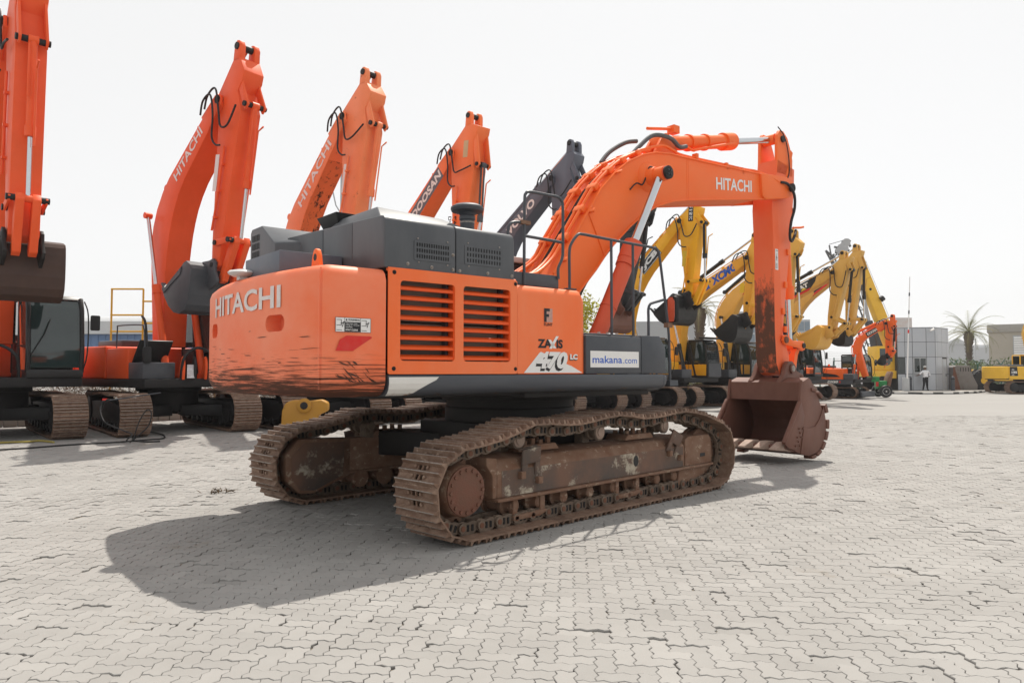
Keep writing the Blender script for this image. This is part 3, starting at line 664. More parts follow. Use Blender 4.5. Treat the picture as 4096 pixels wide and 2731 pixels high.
    for bx, bz, ho in ((-2.42, 2.53, hp1), (-2.16, 2.52, hp1), (-1.92, 2.52, hp1), (-1.92, 2.66, hp1), (-1.84, 2.515, hp2), (-1.5, 2.52, hp2), (-1.19, 2.52, hp2)):
        b = MB(); b.lathe([(.017, 0), (.017, .004), (.010, .005), (.010, .014), (0, .015)], (bx, -1.488, bz), (0, -1, 0), 10); b.build('hood_bolt', m_worn, ho)
    # intake housing on the far side with its own slots
    c = MB(); ipoly = [(.55, 2.48), (1.30, 2.48), (1.30, 3.16), (1.26, 3.20), (.95, 3.20), (.60, 2.97), (.55, 2.95)]
    c.prism(ipoly, -2.86, -2.0, 'x', poly2=[(-.3 if q[0] < .9 else q[0], q[1]) for q in ipoly]); ih = c.build('intake_housing', m_grey, root, bevel=.012)
    for i in range(5):
        for j in range(4): c = MB(); c.box(-2.864, -2.859, 1.02 + i * .048, 1.048 + i * .048, 2.76 + j * .095, 2.83 + j * .095); c.build('intake_slot', m_black, ih, smooth=0)
    c = MB(); tz = [(-2.44, -.06), (-2.10, -.06), (-2.10, .42), (-2.44, .42)]; ts = [(-2.33, .05), (-2.2, .05), (-2.2, .3), (-2.33, .3)]
    c.prism(ts, 2.98, 3.25, 'z', poly2=tz); c.build('exhaust_cowl', m_black, root, bevel=.004)
    c = MB(); c.lathe([(.075, 2.85), (.075, 3.13), (.085, 3.14), (.085, 3.17), (.075, 3.18), (.10, 3.21), (.165, 3.225), (.175, 3.25), (.172, 3.27), (.13, 3.295), (.06, 3.305), (0, 3.305)], (-1.42, -1.03, 0), n=36); pc = c.build('precleaner', m_grey2, root, smooth=30)
    c = MB(); c.lathe([(.079, 3.10), (.079, 3.115)], (-1.42, -1.03, 0), n=24); c.build('hose_clamp', m_worn, pc)
    # deck by the boom foot, kick plate, filler
    c = MB(); c.box(-1.15, -.15, -1.36, -.75, 2.40, 2.462); c.build('walkway', m_grey2, root)
    c = MB(); c.box(-1.15, -.43, -1.372, -1.362, 2.46, 2.595); c.build('kick_plate', m_grey2, root, bevel=.003)
    c = MB(); c.lathe([(.055, 2.46), (.055, 2.56)], (-.78, -1.05, 0), n=18); fl = c.build('filler_neck', m_boom, root); c = MB(); c.lathe([(.062, 2.56), (.064, 2.60), (.05, 2.62), (0, 2.622)], (-.78, -1.05, 0), n=18); c.build('filler_cap', m_black, fl)
    # ---- cab on the far side
    c = MB(); c.prism([(.0, 1.5), (1.6, 1.5), (1.75, 2.0), (1.55, 3.05), (.1, 3.05)], .55, 1.45); c.build('cab', m_black, root, bevel=.03)
    c = MB(); c.box(.02, 1.62, .52, 1.48, 3.055, 3.14); c.build('cab_roof', pm('cab roof white', (.5, .49, .47), (.45, .44, .42), .5), root, bevel=.02)
    c = MB(); c.prism([(.2, 2.1), (1.55, 2.1), (1.45, 2.95), (.25, 2.95)], .546, .549); c.build('cab_window', m_glass, root)
    # ---- hand rails
    yr = -1.38
    def rail(pts, r=.0165, name='hand_rail', k=5, par=root):
        c = MB(); c.tube(pts, r, 10, smooth=k); return c.build(name, m_grey2, par)
    r1_ = rail([(-.27, yr, 2.46), (-.27, yr, 2.62), (-.27, yr, 2.88), (-.235, yr, 2.98), (-.14, yr, 3.085), (-.05, yr, 3.10), (.2, yr, 3.095), (.8, yr, 3.085), (1.18, yr, 3.08), (1.25, yr, 3.05), (1.29, yr, 2.98), (1.38, yr, 2.50), (1.41, yr, 2.35), (1.46, yr, 2.0), (1.47, yr, 1.6), (1.47, yr, 1.43)])
    for px in (.41, .79): c = MB(); c.cyl((px, yr, 1.97), (px, yr, 3.085), .0165, n=10); c.box(px - .055, px + .055, yr - .03, yr + .03, 1.957, 1.972); c.build('rail_post', m_grey2, r1_)
    c = MB(); c.box(-.33, -.19, yr - .03, yr + .03, 2.455, 2.47); c.box(1.40, 1.56, yr - .06, yr + .06, 1.37, 1.44); c.build('rail_foot', m_grey2, r1_)
    rail([(1.07, yr, 1.98), (1.07, yr, 2.2), (1.07, yr, 2.31), (1.10, yr, 2.37), (1.16, yr, 2.395), (1.39, yr, 2.45)])
    r2_ = rail([(-.935, yr, 2.46), (-.93, yr, 3.0), (-.925, yr, 3.36), (-.91, yr, 3.43), (-.85, yr, 3.46), (-.6, yr, 3.465), (-.45, yr, 3.465), (-.39, yr, 3.43), (-.37, yr, 3.36), (-.37, yr, 2.95), (-.38, yr, 2.80), (-.44, yr, 2.68), (-.44, yr, 2.56)])
    rail([(-.93, yr, 2.98), (-.37, yr, 2.97)], k=0, par=r2_, name='rail_bar')
    rail([(-1.15, yr, 2.80), (-1.155, yr, 2.98), (-1.13, yr, 3.07), (-1.07, yr, 3.105), (-.93, yr, 3.12)])
    c = MB(); c.box(-.99, -.86, yr - .025, yr + .025, 3.10, 3.14); c.build('rail_clamp', m_trackf, r2_)
    # ---- mirror on the front rail
    c = MB(); c.prism(rrect(-.085, .085, -.17, .17, .04), -.02, .03, 'x', M=Matrix.Translation((1.52, yr - .02, 2.33)) @ Matrix.Rotation(R(-15), 4, 'Z')); mi = c.build('mirror', m_black, root, bevel=.008)
    c = MB(); c.prism(rrect(-.072, .072, -.155, .155, .035), -.026, -.021, 'x', M=Matrix.Translation((1.52, yr - .02, 2.33)) @ Matrix.Rotation(R(-15), 4, 'Z')); c.build('mirror_glass', m_mirror, mi)
    c = MB(); c.box(1.41, 1.50, yr - .03, yr + .04, 2.10, 2.16); c.build('mirror_bracket', m_trackf, mi)
    # ---- boom
    top = [(-.10, 2.05), (.10, 2.35), (.43, 2.80), (.57, 3.0), (.78, 3.29), (1.08, 3.71), (1.33, 4.05), (1.62, 4.33), (1.88, 4.52), (2.2, 4.68), (2.48, 4.765), (2.83, 4.81), (3.22, 4.825), (4.19, 4.87), (5.30, 4.93)]
    low = [(5.34, 4.51), (3.89, 4.28), (3.21, 4.17), (2.87, 4.10), (2.52, 3.98), (2.21, 3.82), (1.91, 3.60), (1.47, 3.22), (1.21, 2.92), (.91, 2.62), (.45, 2.05), (.25, 1.80), (.02, 1.80)]
    ya, yb = -.36, .26
    c = MB(); c.prism(top + low, ya, yb); bo = c.build('boom', m_boom, root, bevel=.012)
    c = MB()
    for y in (ya - .012, yb - .008): c.tube([(p[0], y + .01, p[1]) for p in top[2:]], .014, 6); c.tube([(p[0], y + .01, p[1]) for p in low[:-2]], .014, 6)
    c.build('boom_edge_weld', m_boom, bo)
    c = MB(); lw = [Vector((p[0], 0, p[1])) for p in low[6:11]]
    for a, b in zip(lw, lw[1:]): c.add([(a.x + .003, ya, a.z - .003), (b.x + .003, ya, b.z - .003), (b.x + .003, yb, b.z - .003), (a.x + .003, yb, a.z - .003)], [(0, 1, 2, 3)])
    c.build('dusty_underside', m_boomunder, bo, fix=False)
    c = MB(); c.box(3.215, 3.222, ya - .003, ya, 4.18, 4.82); c.box(3.255, 3.262, ya - .003, ya, 4.185, 4.82); c.build('weld_seam', m_boom, bo)
    c = MB(); c.tube([(1.08, ya - .005, 3.66), (1.38, ya - .005, 3.12)], .012, 6); c.build('weld_rib', m_boom, bo)
    hm = quad_map((3.975, ya - .004, 4.455), (4.985, ya - .004, 4.565), (4.985, ya - .004, 4.765), (3.97, ya - .004, 4.655)); lettering('HITACHI', hm, m_white, bo, .022)
    # tip fork around the arm
    for y0, y1 in ((-.405, -.30), (.20, .305)):
        c = MB(); c.prism([(5.22, 4.93), (5.75, 4.98), (6.05, 5.0), (6.22, 4.95), (6.30, 4.83), (6.24, 4.70), (6.05, 4.62), (5.36, 4.50), (5.26, 4.55)], y0, y1); c.build('boom_tip_plate', m_boom, bo, bevel=.012)
    c = MB(); c.cyl((6.17, -.455, 4.825), (6.17, .36, 4.825), .075, n=20); pn = c.build('arm_hinge_pin', m_dark, bo)
    for i in range(6): b = MB(); t = R(60 * i); x, z = 6.17 + .045 * math.cos(t), 4.825 + .045 * math.sin(t); b.cyl((x, -.455, z), (x, -.465, z), .009, n=6); b.build('bolt', m_black, pn)
    # bosses for the boom cylinders
    c = MB(); c.lathe([(.22, 0), (.20, .03), (.14, .06), (.12, .17)], (2.30, ya, 4.36), (0, -1, 0), 28); c.build('cylinder_boss', m_boom, bo)
    for y, pm_ in ((-.60, 1), (.50, 0)):
        rm = ram(root, (.72, y, 1.55), (2.30, y, 4.36), .112, .056, .61, m_cyl, m_chrome, 'boom_cylinder', 1.22, 24)
        c = MB(); c.cyl((2.30, y - .09, 4.36), (2.30, y + .09, 4.36), .105, n=24); c.build('cylinder_head', m_boom, rm)
        d = (Vector((2.30, y, 4.36)) - Vector((.72, y, 1.55))).normalized(); q = Vector((.72, y, 1.55))
        for b0, b1, br in ((.95, .985, .118), (1.62, 1.80, .130)): c = MB(); c.cyl(q + d * b0, q + d * b1, br, n=24); c.build('cylinder_band', m_cyl, rm)
        if pm_:
            c = MB(); c.lathe([(.085, -.02), (.095, 0), (.095, .05), (.085, .055), (.06, .057)], (2.30, y - .10, 4.36), (0, -1, 0), 24); cp = c.build('pin_cap', m_dark, rm)
            for i in range(4): b = MB(); t = R(45 + 90 * i); x, z = 2.30 + .04 * math.cos(t), 4.36 + .04 * math.sin(t); b.cyl((x, y - .155, z), (x, y - .168, z), .014, n=6); b.build('bolt', m_grey2, cp)
    # arm cylinder on top
    ac = ram(root, (2.98, -.05, 5.07), (6.10, -.05, 5.76), .115, .056, .60, m_boom, m_chrome, 'arm_cylinder', 1.30, 24)
    for y in (-.16, .06): c = MB(); c.prism([(2.62, 4.76), (3.35, 4.80), (3.12, 5.10), (2.98, 5.18), (2.84, 5.10)], y - .025, y + .025); c.build('cylinder_lug', m_boom, bo, bevel=.01)
    # ---- pipes along the boom
    tpv = [Vector((p[0], 0, p[1])) for p in top]
    def along(off, y, k0=2, k1=10):
        pts = []
        for i in range(k0, k1 + 1):
            d = (tpv[min(i + 1, len(tpv) - 1)] - tpv[i - 1]).normalized(); nn = Vector((-d.z, 0, d.x)); p = tpv[i] + nn * off; pts.append((p.x, y, p.z))
        return pts
    for y, a, b, cc in ((-.26, .06, 10, 'near'), (-.17, .06, 10, 'near'), (.10, .06, 10, 'far'), (.19, .06, 10, 'far')):
        c = MB(); st = [(-.75, y - .12, 2.62), (-.45, y - .10, 2.66), (-.05, y - .06, 2.72)] if y > 0 else [(-.70, y - .40, 2.60), (-.35, y - .30, 2.68), (.12, y - .12, 2.78)]
        c.tube(st + along(.06, y, 3, 10), .024, 8, smooth=3); c.build('hydraulic_pipe', m_boom, bo)
    c = MB(); c.tube([(2.2, -.26, 4.76), (2.48, -.27, 4.86), (2.75, -.30, 4.93), (2.95, -.31, 4.90), (3.2, -.31, 4.87), (4.2, -.31, 4.92), (4.85, -.31, 4.95), (5.2, -.33, 4.97), (5.55, -.38, 4.92), (5.8, -.40, 4.87)], .022, 8, smooth=4); c.build('hydraulic_pipe', m_boom, bo)
    for i in (4, 5, 6, 7, 8, 9):
        p = tpv[i]; d = (tpv[i + 1] - tpv[i - 1]).normalized(); ang = math.atan2(d.z, d.x)
        for yc in (-.22, .145):
            c = MB(); c.box(-.05, .05, yc - .09, yc + .09, .0, .085, M=Matrix.Translation(p) @ Matrix.Rotation(-ang, 4, 'Y')); c.build('pipe_clamp', m_boom, bo, bevel=.008)
    for i in (3, 5, 7): 
        p = tpv[i]; d = (tpv[i + 1] - tpv[i - 1]).normalized(); ang = math.atan2(d.z, d.x)
        c = MB(); c.box(-.03, .03, -.46, -.33, -.03, .0, M=Matrix.Translation(p) @ Matrix.Rotation(-ang, 4, 'Y')); c.box(-.03, .03, .22, .36, .0, .03, M=Matrix.Translation(p) @ Matrix.Rotation(-ang, 4, 'Y')); c.build('step_tab', m_boom, bo, bevel=.005)
    for y in (-.06, -.035, -.01):
        c = MB(); c.tube(along(.02, y, 2, 9), .007, 5, smooth=3); c.build('grease_line', m_rubber, bo)
    for x in (3.5, 4.3, 4.75): c = MB(); c.box(x - .03, x + .03, -.36, -.27, 4.83, 4.95); c.build('pipe_clamp', m_boom, bo, bevel=.006)
    # hoses
    def hose(pts, r=.028, mat=m_hosegrey, par=bo, name='hose'): c = MB(); c.tube(pts, r, 8, smooth=6); return c.build(name, mat, par)
    hose([(2.2, -.17, 4.74), (2.32, -.18, 4.86), (2.6, -.22, 5.08), (2.95, -.26, 5.10), (3.2, -.24, 5.02), (3.42, -.20, 5.08)], .034)
    hose([(1.9, .19, 4.63), (2.1, .20, 4.83), (2.4, .16, 5.02), (2.62, .12, 5.08)], .034)
    c = MB(); c.tube([(3.42, -.19, 5.08), (3.6, -.20, 5.05), (3.75, -.20, 5.10), (4.75, -.20, 5.40)], .022, 8, smooth=4); c.build('cylinder_pipe', m_boom, ac)
    c = MB(); c.tube([(2.75, .02, 5.28), (3.0, .02, 5.33), (3.35, .02, 5.40)], .025, 8); c.box(3.32, 3.46, -.05, .09, 5.33, 5.45); c.build('cylinder_pipe', m_boom, ac)
    for f in (.22, .36): p = Vector((2.98, -.05, 5.07)).lerp(Vector((6.10, -.05, 5.76)), f); d = Vector((3.12, 0, .69)).normalized(); c = MB(); c.cyl(p - d * .02, p + d * .02, .137, n=24); c.build('cylinder_band', m_boom, ac)
    hose([(1.90, -.37, 4.12), (2.0, -.40, 4.22), (2.12, -.41, 4.22), (2.18, -.43, 4.34), (2.22, -.46, 4.48), (2.27, -.52, 4.44), (2.29, -.56, 4.37)], .011, m_rubber)
    # ---- arm
    aa, ab = -.25, .145
    prof = [(6.02, 5.80), (6.10, 5.90), (6.22, 5.90), (6.36, 5.80), (6.46, 5.60), (6.58, 5.26), (6.55, 4.85), (6.46, 4.25), (6.40, 3.95), (6.25, 3.1), (6.10, 2.25), (6.30, 1.80), (6.30, 1.62), (6.24, 1.50), (6.10, 1.47), (5.96, 1.52), (5.87, 1.70), (5.835, 2.3), (5.83, 3.9), (5.80, 4.45), (5.84, 4.75), (5.95, 4.95), (6.00, 5.35)]
    c = MB(); c.prism([p for p in prof if p[1] < 5.4], aa, ab); ar = c.build('arm', m_arm, root, bevel=.010)
    for y0, y1 in ((aa, aa + .06), (ab - .06, ab)):
        c = MB(); c.prism([(5.97, 5.1), (6.0, 5.35), (6.02, 5.80), (6.10, 5.90), (6.22, 5.90), (6.36, 5.80), (6.46, 5.60), (6.52, 5.42), (6.5, 5.1)], y0, y1); c.build('arm_head_plate', m_boom, ar, bevel=.008)
    c = MB(); c.cyl((6.17, aa - .03, 5.745), (6.17, ab + .03, 5.745), .06, n=18); c.build('pin', m_dark, ar)
    c = MB(); c.add([(6.2, aa - .002, 4.9), (6.26, aa - .018, 4.9), (6.50, aa - .018, 5.55), (6.46, aa - .002, 5.6)], [(0, 1, 2, 3)]); c.build('weld_rib', m_boom, ar, fix=False)
    wm = lambda u, v: Vector((5.875 + .095 * u, aa - .004, 3.35 + .37 * v)); sg2 = decal([(0, 0), (1, 0), (1, 1), (0, 1)], wm, m_white, ar, 'warning_sign')
    w2 = lambda u, v: wm(u, v) + Vector((0, -.0015, 0))
    lettering('WARNING', lambda u, v: w2(.2 + .7 * u, .90 + .05 * v), m_blackd, sg2, .02)
    for k in range(9): decal([(.1, .30 - .03 * k), (.85 - .1 * (k % 3), .30 - .03 * k), (.85 - .1 * (k % 3), .31 - .03 * k), (.1, .31 - .03 * k)], w2, m_blackd, sg2, 'sign_line')
    for q in ([(.2, .45), (.3, .45), (.65, .8), (.55, .8)], [(.5, .42), (.58, .42), (.62, .66), (.52, .66)], [(.15, .6), (.8, .55), (.8, .57), (.15, .62)]): decal(q, w2, m_blackd, sg2, 'pictogram')
    for bx, bz in ((6.30, 3.70), (6.19, 3.1), (6.10, 2.62), (6.16, 2.30)):
        b = MB(); b.box(bx - .05, bx + .03, aa - .035, aa, bz - .055, bz + .055); b.build('bracket', m_boom, ar, bevel=.005)
    # bucket cylinder behind the arm, links
    bc = ram(root, (6.52, -.05, 4.50), (6.68, -.05, 2.02), .095, .048, .64, m_boom, m_chrome, 'bucket_cylinder', 1.28, 20)
    for y in (-.17, .07): c = MB(); c.prism([(6.35, 4.85), (6.58, 4.75), (6.62, 4.48), (6.55, 4.40), (6.40, 4.42)], y - .02, y + .02); c.build('cylinder_lug', m_boom, ar, bevel=.006)
    c = MB(); c.cyl((6.53, -.26, 4.50), (6.53, .15, 4.50), .05, n=14); c.build('pin', m_worn, ar)
    for y0, y1 in ((-.315, -.262), (.155, .21)):
        c = MB(); c.prism([(6.0, 2.10), (6.03, 2.18), (6.10, 2.20), (6.35, 2.10), (6.60, 2.10), (6.70, 2.10), (6.76, 2.03), (6.74, 1.95), (6.66, 1.92), (6.55, 1.97), (6.3, 2.0), (6.12, 2.02), (6.04, 2.03)], y0, y1); li = c.build('side_link', m_boom, root, bevel=.012)
        c = MB(); ym = y0 - .02 if y0 < 0 else y1; c.cyl((6.08, ym, 2.11), (6.08, ym + .02, 2.11), .055, n=16); c.cyl((6.68, ym, 2.02), (6.68, ym + .02, 2.02), .05, n=16); c.build('pin_cap', m_dark, li)
    c = MB(); c.cyl((6.08, -.34, 2.11), (6.08, .24, 2.11), .06, n=16); c.cyl((6.68, -.25, 2.02), (6.68, .15, 2.02), .065, n=16); c.build('link_pin', m_drum, root)
    hole = [(.0 + .05 * math.cos(t), .0 + .07 * math.sin(t)) for t in [R(30 * k) for k in range(12)]]
    dv = Vector((6.48 - 6.66, 0, 1.46 - 2.0)); 
    plate([(-.20, 0), (-.16, -.15), (-.17, -.45), (-.14, -.58), (-.06, -.60), (-.03, -.48), (.03, -.48), (.06, -.60), (.14, -.58), (.17, -.45), (.16, -.15), (.20, 0)], [[(p[0] * .9, p[1] - .12) for p in hole], [(p[0] * 1.1, p[1] - .30) for p in hole]], lambda u, v, t: Vector((6.66, -.05, 2.02)) + Vector((0, 1, 0)) * u * .85 - dv.normalized() * v + Vector((1, 0, -.33)).normalized() * t, .10, 'bucket_link', m_boom, root)
    # ---- bucket
    yc, hw = -.05, .68
    lip, heel = (5.50, .16), (5.96, .11)
    pr = [(5.32, .30), (5.45, .245), (5.70, .165), (5.96, .115), (6.25, .165), (6.46, .30), (6.565, .50), (6.56, .68), (6.46, .90), (6.33, 1.10), (6.20, 1.28), (6.10, 1.40), (6.02, 1.44), (5.80, 1.37)]
    mb = bucket_shell(pr, hw, .035, yc, 'bucket', m_bucket, root); bk = mb.build('bucket', m_bucket, root, smooth=40)
    side = pr + [(5.765, 1.30), (5.74, 1.15), (5.72, 1.0), (5.66, .90), (5.47, .62), (5.33, .42)]
    for s in (-1, 1):
        y0 = yc + s * hw; c = MB(); c.prism(side, y0, y0 + s * .03); sp_ = c.build('side_plate', m_bucket, bk, bevel=.006)
        c = MB(); c.tube([(5.80, y0 + s * .015, 1.40), (5.765, y0 + s * .015, 1.26), (5.73, y0 + s * .015, 1.02)], .026, 8); c.build('edge_bead', m_bucket, sp_)
        c = MB(); c.prism([(5.72, 1.04), (5.52, .80), (5.36, .60), (5.18, .36), (5.30, .28), (5.52, .24), (5.72, .45), (5.82, .80)], y0 + s * .03, y0 + s * .06); c.tube([(5.71, y0 + s * .03, 1.03), (5.53, y0 + s * .03, .80), (5.38, y0 + s * .03, .61), (5.19, y0 + s * .03, .37)], .040, 10); c.build('side_cutter', m_tooth if False else m_bucket, sp_, bevel=.008)
        c = MB(); c.prism([(5.82, .62), (5.95, .58), (6.20, .60), (6.35, .72), (6.50, .92), (6.57, .66), (6.56, .46), (6.44, .28), (6.24, .15), (5.96, .11), (5.70, .16)], y0 + s * .03, y0 + s * .045); c.build('wear_plate', m_bucket, sp_, bevel=.004)
        for i in range(5):
            for j in range(3):
                b = MB(); x, z = 5.50 + .06 * j + .03 * i, .31 + .07 * i
                if (i + j) % 2: continue
                b.cyl((x, y0 + s * .06, z), (x, y0 + s * .08, z), .017, n=6); b.build('bolt', m_bucket, sp_)
        for k, t in enumerate((0, 1, 2, 3, 4, 5.4, 7.0, 8.2)):
            a0 = R(-92 + t * 20); cx, cz, rr = 6.06, .66, .535
            a1 = a0 + R(16); q0 = [(cx + (rr - .02) * math.cos(a), cz + (rr + .02) * math.sin(a)) for a in (a0, (a0 + a1) / 2, a1)]; q1 = [(cx + (rr + .075) * math.cos(a), cz + (rr + .075) * math.sin(a)) for a in (a1, (a0 + a1) / 2, a0)]
            b = MB(); b.prism(q0 + q1, y0 + s * .06, y0 - s * .10); b.build('heel_shroud', m_bucket, sp_, bevel=.010)
    c = MB(); c.prism([(5.775, 1.36), (6.02, 1.44), (6.08, 1.30), (5.77, 1.05)], yc - hw + .002, yc + hw - .002); c.build('torsion_tube', m_bucket, bk)
    for s in (-1, 1):
        y0, y1 = (yc - .325, yc - .235) if s < 0 else (yc + .235, yc + .325)
        c = MB(); c.prism([(5.80, 1.05), (5.78, 1.38), (5.92, 1.50), (5.99, 1.66), (6.07, 1.73), (6.20, 1.73), (6.28, 1.66), (6.34, 1.56), (6.55, 1.50), (6.60, 1.42), (6.52, 1.32), (6.42, 1.05), (6.2, 1.15)], y0, y1); er = c.build('hinge_ear', m_bucket, bk, bevel=.02)
        c = MB(); ye = y0 - .035 if s < 0 else y1; c.cyl((6.15, ye, 1.60), (6.15, ye + .035, 1.60), .085, n=20); c.build('pin_boss', m_bucket, er); c = MB(); c.cyl((6.15, ye - .006, 1.60), (6.15, ye + .04, 1.60), .055, n=18); c.build('pin', m_worn, er)
        c = MB(); c.cyl((6.50, y0 - .01, 1.44), (6.50, y1 + .01, 1.44), .05, n=16); c.build('link_boss', m_bucket, er)
    c = MB(); c.cyl((6.15, -.34, 1.60), (6.15, .24, 1.60), .055, n=16); c.cyl((6.50, -.34, 1.44), (6.50, .24, 1.44), .05, n=16); c.build('bucket_pin', m_dark, root)
    c = MB(); c.prism([(5.27, .275), (5.52, .20), (5.53, .245), (5.29, .325)], yc - hw - .02, yc + hw + .02); c.build('cutting_edge', m_bucket, bk, bevel=.01)
    for i in range(5):
        y = yc - hw + .10 + (2 * hw - .20) * i / 4
        c = MB(); vs = [(5.48, y - .10, .20), (5.48, y + .10, .20), (5.48, y + .09, .37), (5.48, y - .09, .37), (5.28, y - .105, .235), (5.28, y + .105, .235), (5.30, y + .08, .375), (5.30, y - .08, .375), (5.05, y - .07, .255), (5.05, y + .07, .255), (5.05, y + .06, .285), (5.05, y - .06, .285)]
        c.add(vs, [(0, 3, 2, 1), (0, 1, 5, 4), (1, 2, 6, 5), (2, 3, 7, 6), (3, 0, 4, 7), (4, 5, 9, 8), (5, 6, 10, 9), (6, 7, 11, 10), (7, 4, 8, 11), (8, 9, 10, 11)]); c.build('tooth', m_tooth, bk, bevel=.014, seg=2)
    hose([(5.82, -.41, 4.87), (6.0, -.44, 4.86), (6.16, -.47, 4.70), (6.17, -.47, 4.45), (6.10, -.44, 4.20), (6.12, -.40, 3.95), (6.25, -.36, 3.88), (6.40, -.34, 4.02), (6.50, -.30, 4.12)], .024, m_rubber, ar)
    c = MB(); c.tube([(6.44, -.28, 4.16), (6.62, -.32, 4.18), (6.70, -.34, 4.20)], .02, 8); c.build('pipe_end', m_boom, ar)
    hose([(6.0, -.27, 5.93), (6.20, -.275, 5.80), (6.32, -.275, 5.55), (6.36, -.275, 5.2), (6.25, -.275, 4.95), (6.22, -.275, 4.7)], .010, m_rubber, ar)
    return root
MAIN = main_excavator()
# ------------------------------------------------------------------ the excavators parked behind
m_trackb = m_track
m_blackframe = pm('black frame steel', (.013, .013, .014), (.026, .023, .022), .6, ns=4, dirt=(.10, .07, .05), da=.2)  # black steel of the row's frames, car bodies and decks
m_cabgrey = pm('cab black', (.018, .018, .019), (.03, .03, .03), .4)
m_seat = pm('cab interior', (.045, .045, .04), (.09, .08, .05), .8)
m_rodgrey = pm('grey cylinder', (.06, .063, .07), (.09, .09, .1), .45)
def paint(name, c, dirt=.08): return pm(name, c, tuple(min(.95, x * 1.12 + .01) for x in c), .5, ns=1.1, amt=.8, dirt=tuple(x * .35 + .01 for x in c), da=dirt, ds=4)
P_OR2 = paint('weathered red orange', (.80, .098, .019)); P_OR3 = paint('chipped sun bleached orange', (.84, .23, .085), .30); P_DO = paint('bright orange', (.88, .18, .045))
P_VO = paint('blue grey paint', (.105, .115, .145)); P_BK = paint('charcoal arm paint', (.035, .036, .038), .15); P_JCB = paint('amber yellow', (.86, .40, .008), .03)
P_XC = paint('ochre yellow', (.76, .38, .04), .05); P_CAT = paint('machine yellow', (.68, .37, .065), .10); P_CATW = paint('worn machine yellow', (.62, .35, .075), .24); P_DX = paint('mini orange', (.82, .13, .015), .02); P_KO = paint('light machine yellow', (.72, .42, .035), .05)
P_GREEN = paint('sweeper green', (.02, .22, .06), .05)
BK0 = [(-.68, -1.385), (-.53, -1.445), (-.19, -1.485), (.10, -1.435), (.31, -1.30), (.415, -1.10), (.41, -.92), (.31, -.70), (.18, -.50), (.05, -.32), (-.05, -.20), (-.13, -.16), (-.33, -.22)]
SD0 = [(-.385, -.30), (-.41, -.45), (-.43, -.60), (-.46, -.72), (-.52, -.98), (-.60, -1.24)]
def excavator(label, pos, th, uh, J, body, boomc, hoodc=None, tl=3.5, gauge=2.4, tw=.6, tr=.40, sc_=1.0, by=0., bw=.30, aw=.2, bk=None, bkrot=20, bks=.8, bkw=.62, text=None, shoes=46, ramc=None, cab='plain', hoses=True, name='crawler_excavator', seat=True, paper=None, rails=None, bhw=None, coupler=None, under=None):
    root = empty(name, (pos[0], pos[1], 0), head(uh), label, 'excavator', 'excavators parked in the yard')
    hoodc = hoodc or m_grey2; ramc = ramc or boomc; dr = R(uh - th); bk = bk or m_cabgrey; s = sc_
    # tracks
    path = oval(tl, tr, tr + .052, .03 * s)
    for sd in (-1, 1):
        y = sd * gauge / 2; f = MB(); h = tr
        f.prism([(-tl / 2 + .1, .2 * s + .05), (tl / 2 - .1, .2 * s + .05), (tl / 2 + .05, h * .9), (tl / 2 - .1, 2 * h * .80), (.6 * s, 2 * h * .86), (-.6 * s, 2 * h * .86), (-tl / 2 + .1, 2 * h * .80)], y - tw * .36, y + tw * .36)
        f.cyl((tl / 2, y - tw * .2, tr + .05), (tl / 2, y + tw * .2, tr + .05), tr * .82, n=18); f.cyl((-tl / 2, y - tw * .42, tr + .05), (-tl / 2, y + tw * .42, tr + .05), tr * .80, n=18)
        for k in range(7): x = -tl / 2 + .45 * s + (tl - .9 * s) * k / 6; f.cyl((x, y - tw * .4, .17 * s + .03), (x, y + tw * .4, .17 * s + .03), .10 * s, n=10)
        fo = f.build('track_frame', m_blackframe, root, bevel=.01); fo.rotation_euler = (0, 0, dr)
        lay_track(fo, path, y, tw, shoes, False)
        c = MB(); c.prism([(tl / 2 - .75 * s, .22 * s), (tl / 2 - .2 * s, .22 * s), (tl / 2 - .15 * s, .5 * s), (tl / 2 - .75 * s, .55 * s)], y - sd * tw * .36, y - sd * tw * .39); c.build('frame_cover', m_blackframe, fo, bevel=.01)
    c = MB(); gb = gauge / 2 - tw * .3
    for sx in (-1, 1):
        for sy in (-1, 1): c.prism([(sx * .1, sy * .2), (sx * .75 * s, sy * .1), (sx * 1.1 * s, sy * gb), (sx * .5 * s, sy * gb)], .36 * s, .62 * s, 'z')
    c.cyl((0, 0, .45 * s), (0, 0, .95 * s), .68 * s, n=28); c.cyl((0, 0, .95 * s), (0, 0, 1.06 * s), .75 * s, n=28); o = c.build('car_body', m_blackframe, root, bevel=.02); o.rotation_euler = (0, 0, dr)
    # upper structure
    zf = 1.06 * s
    c = MB(); c.box(-2.2 * s, 1.55 * s, -1.38 * s, 1.38 * s, zf, zf + .20 * s); c.build('deck', m_blackframe, root, bevel=.02)
    c = MB(); pts = []
    for i in range(9): t = R(-60 + 15 * i); pts.append((-2.1 * s - .62 * s * math.cos(t) ** 1, 1.40 * s * math.sin(t) / math.sin(R(60))))
    c.prism([(-2.0 * s, 1.4 * s), (-2.0 * s, -1.4 * s)] + pts, zf + .05, zf + 1.0 * s, 'z'); c.build('counterweight', body, root, bevel=.06, seg=3)
    c = MB(); c.box(-2.0 * s, -.35 * s, -1.40 * s, 1.35 * s, zf + .20 * s, zf + .98 * s); hb = c.build('engine_housing', body, root, bevel=.05, seg=3)
    c = MB(); c.box(-1.9 * s, -.6 * s, -.9 * s, .8 * s, zf + .98 * s, zf + 1.15 * s); c.build('hood', hoodc, hb, bevel=.04)
    c = MB(); c.box(-.33 * s, .75 * s, -1.38 * s, -.55 * s, zf + .20 * s, zf + .92 * s); c.build('tank', body, root, bevel=.04)
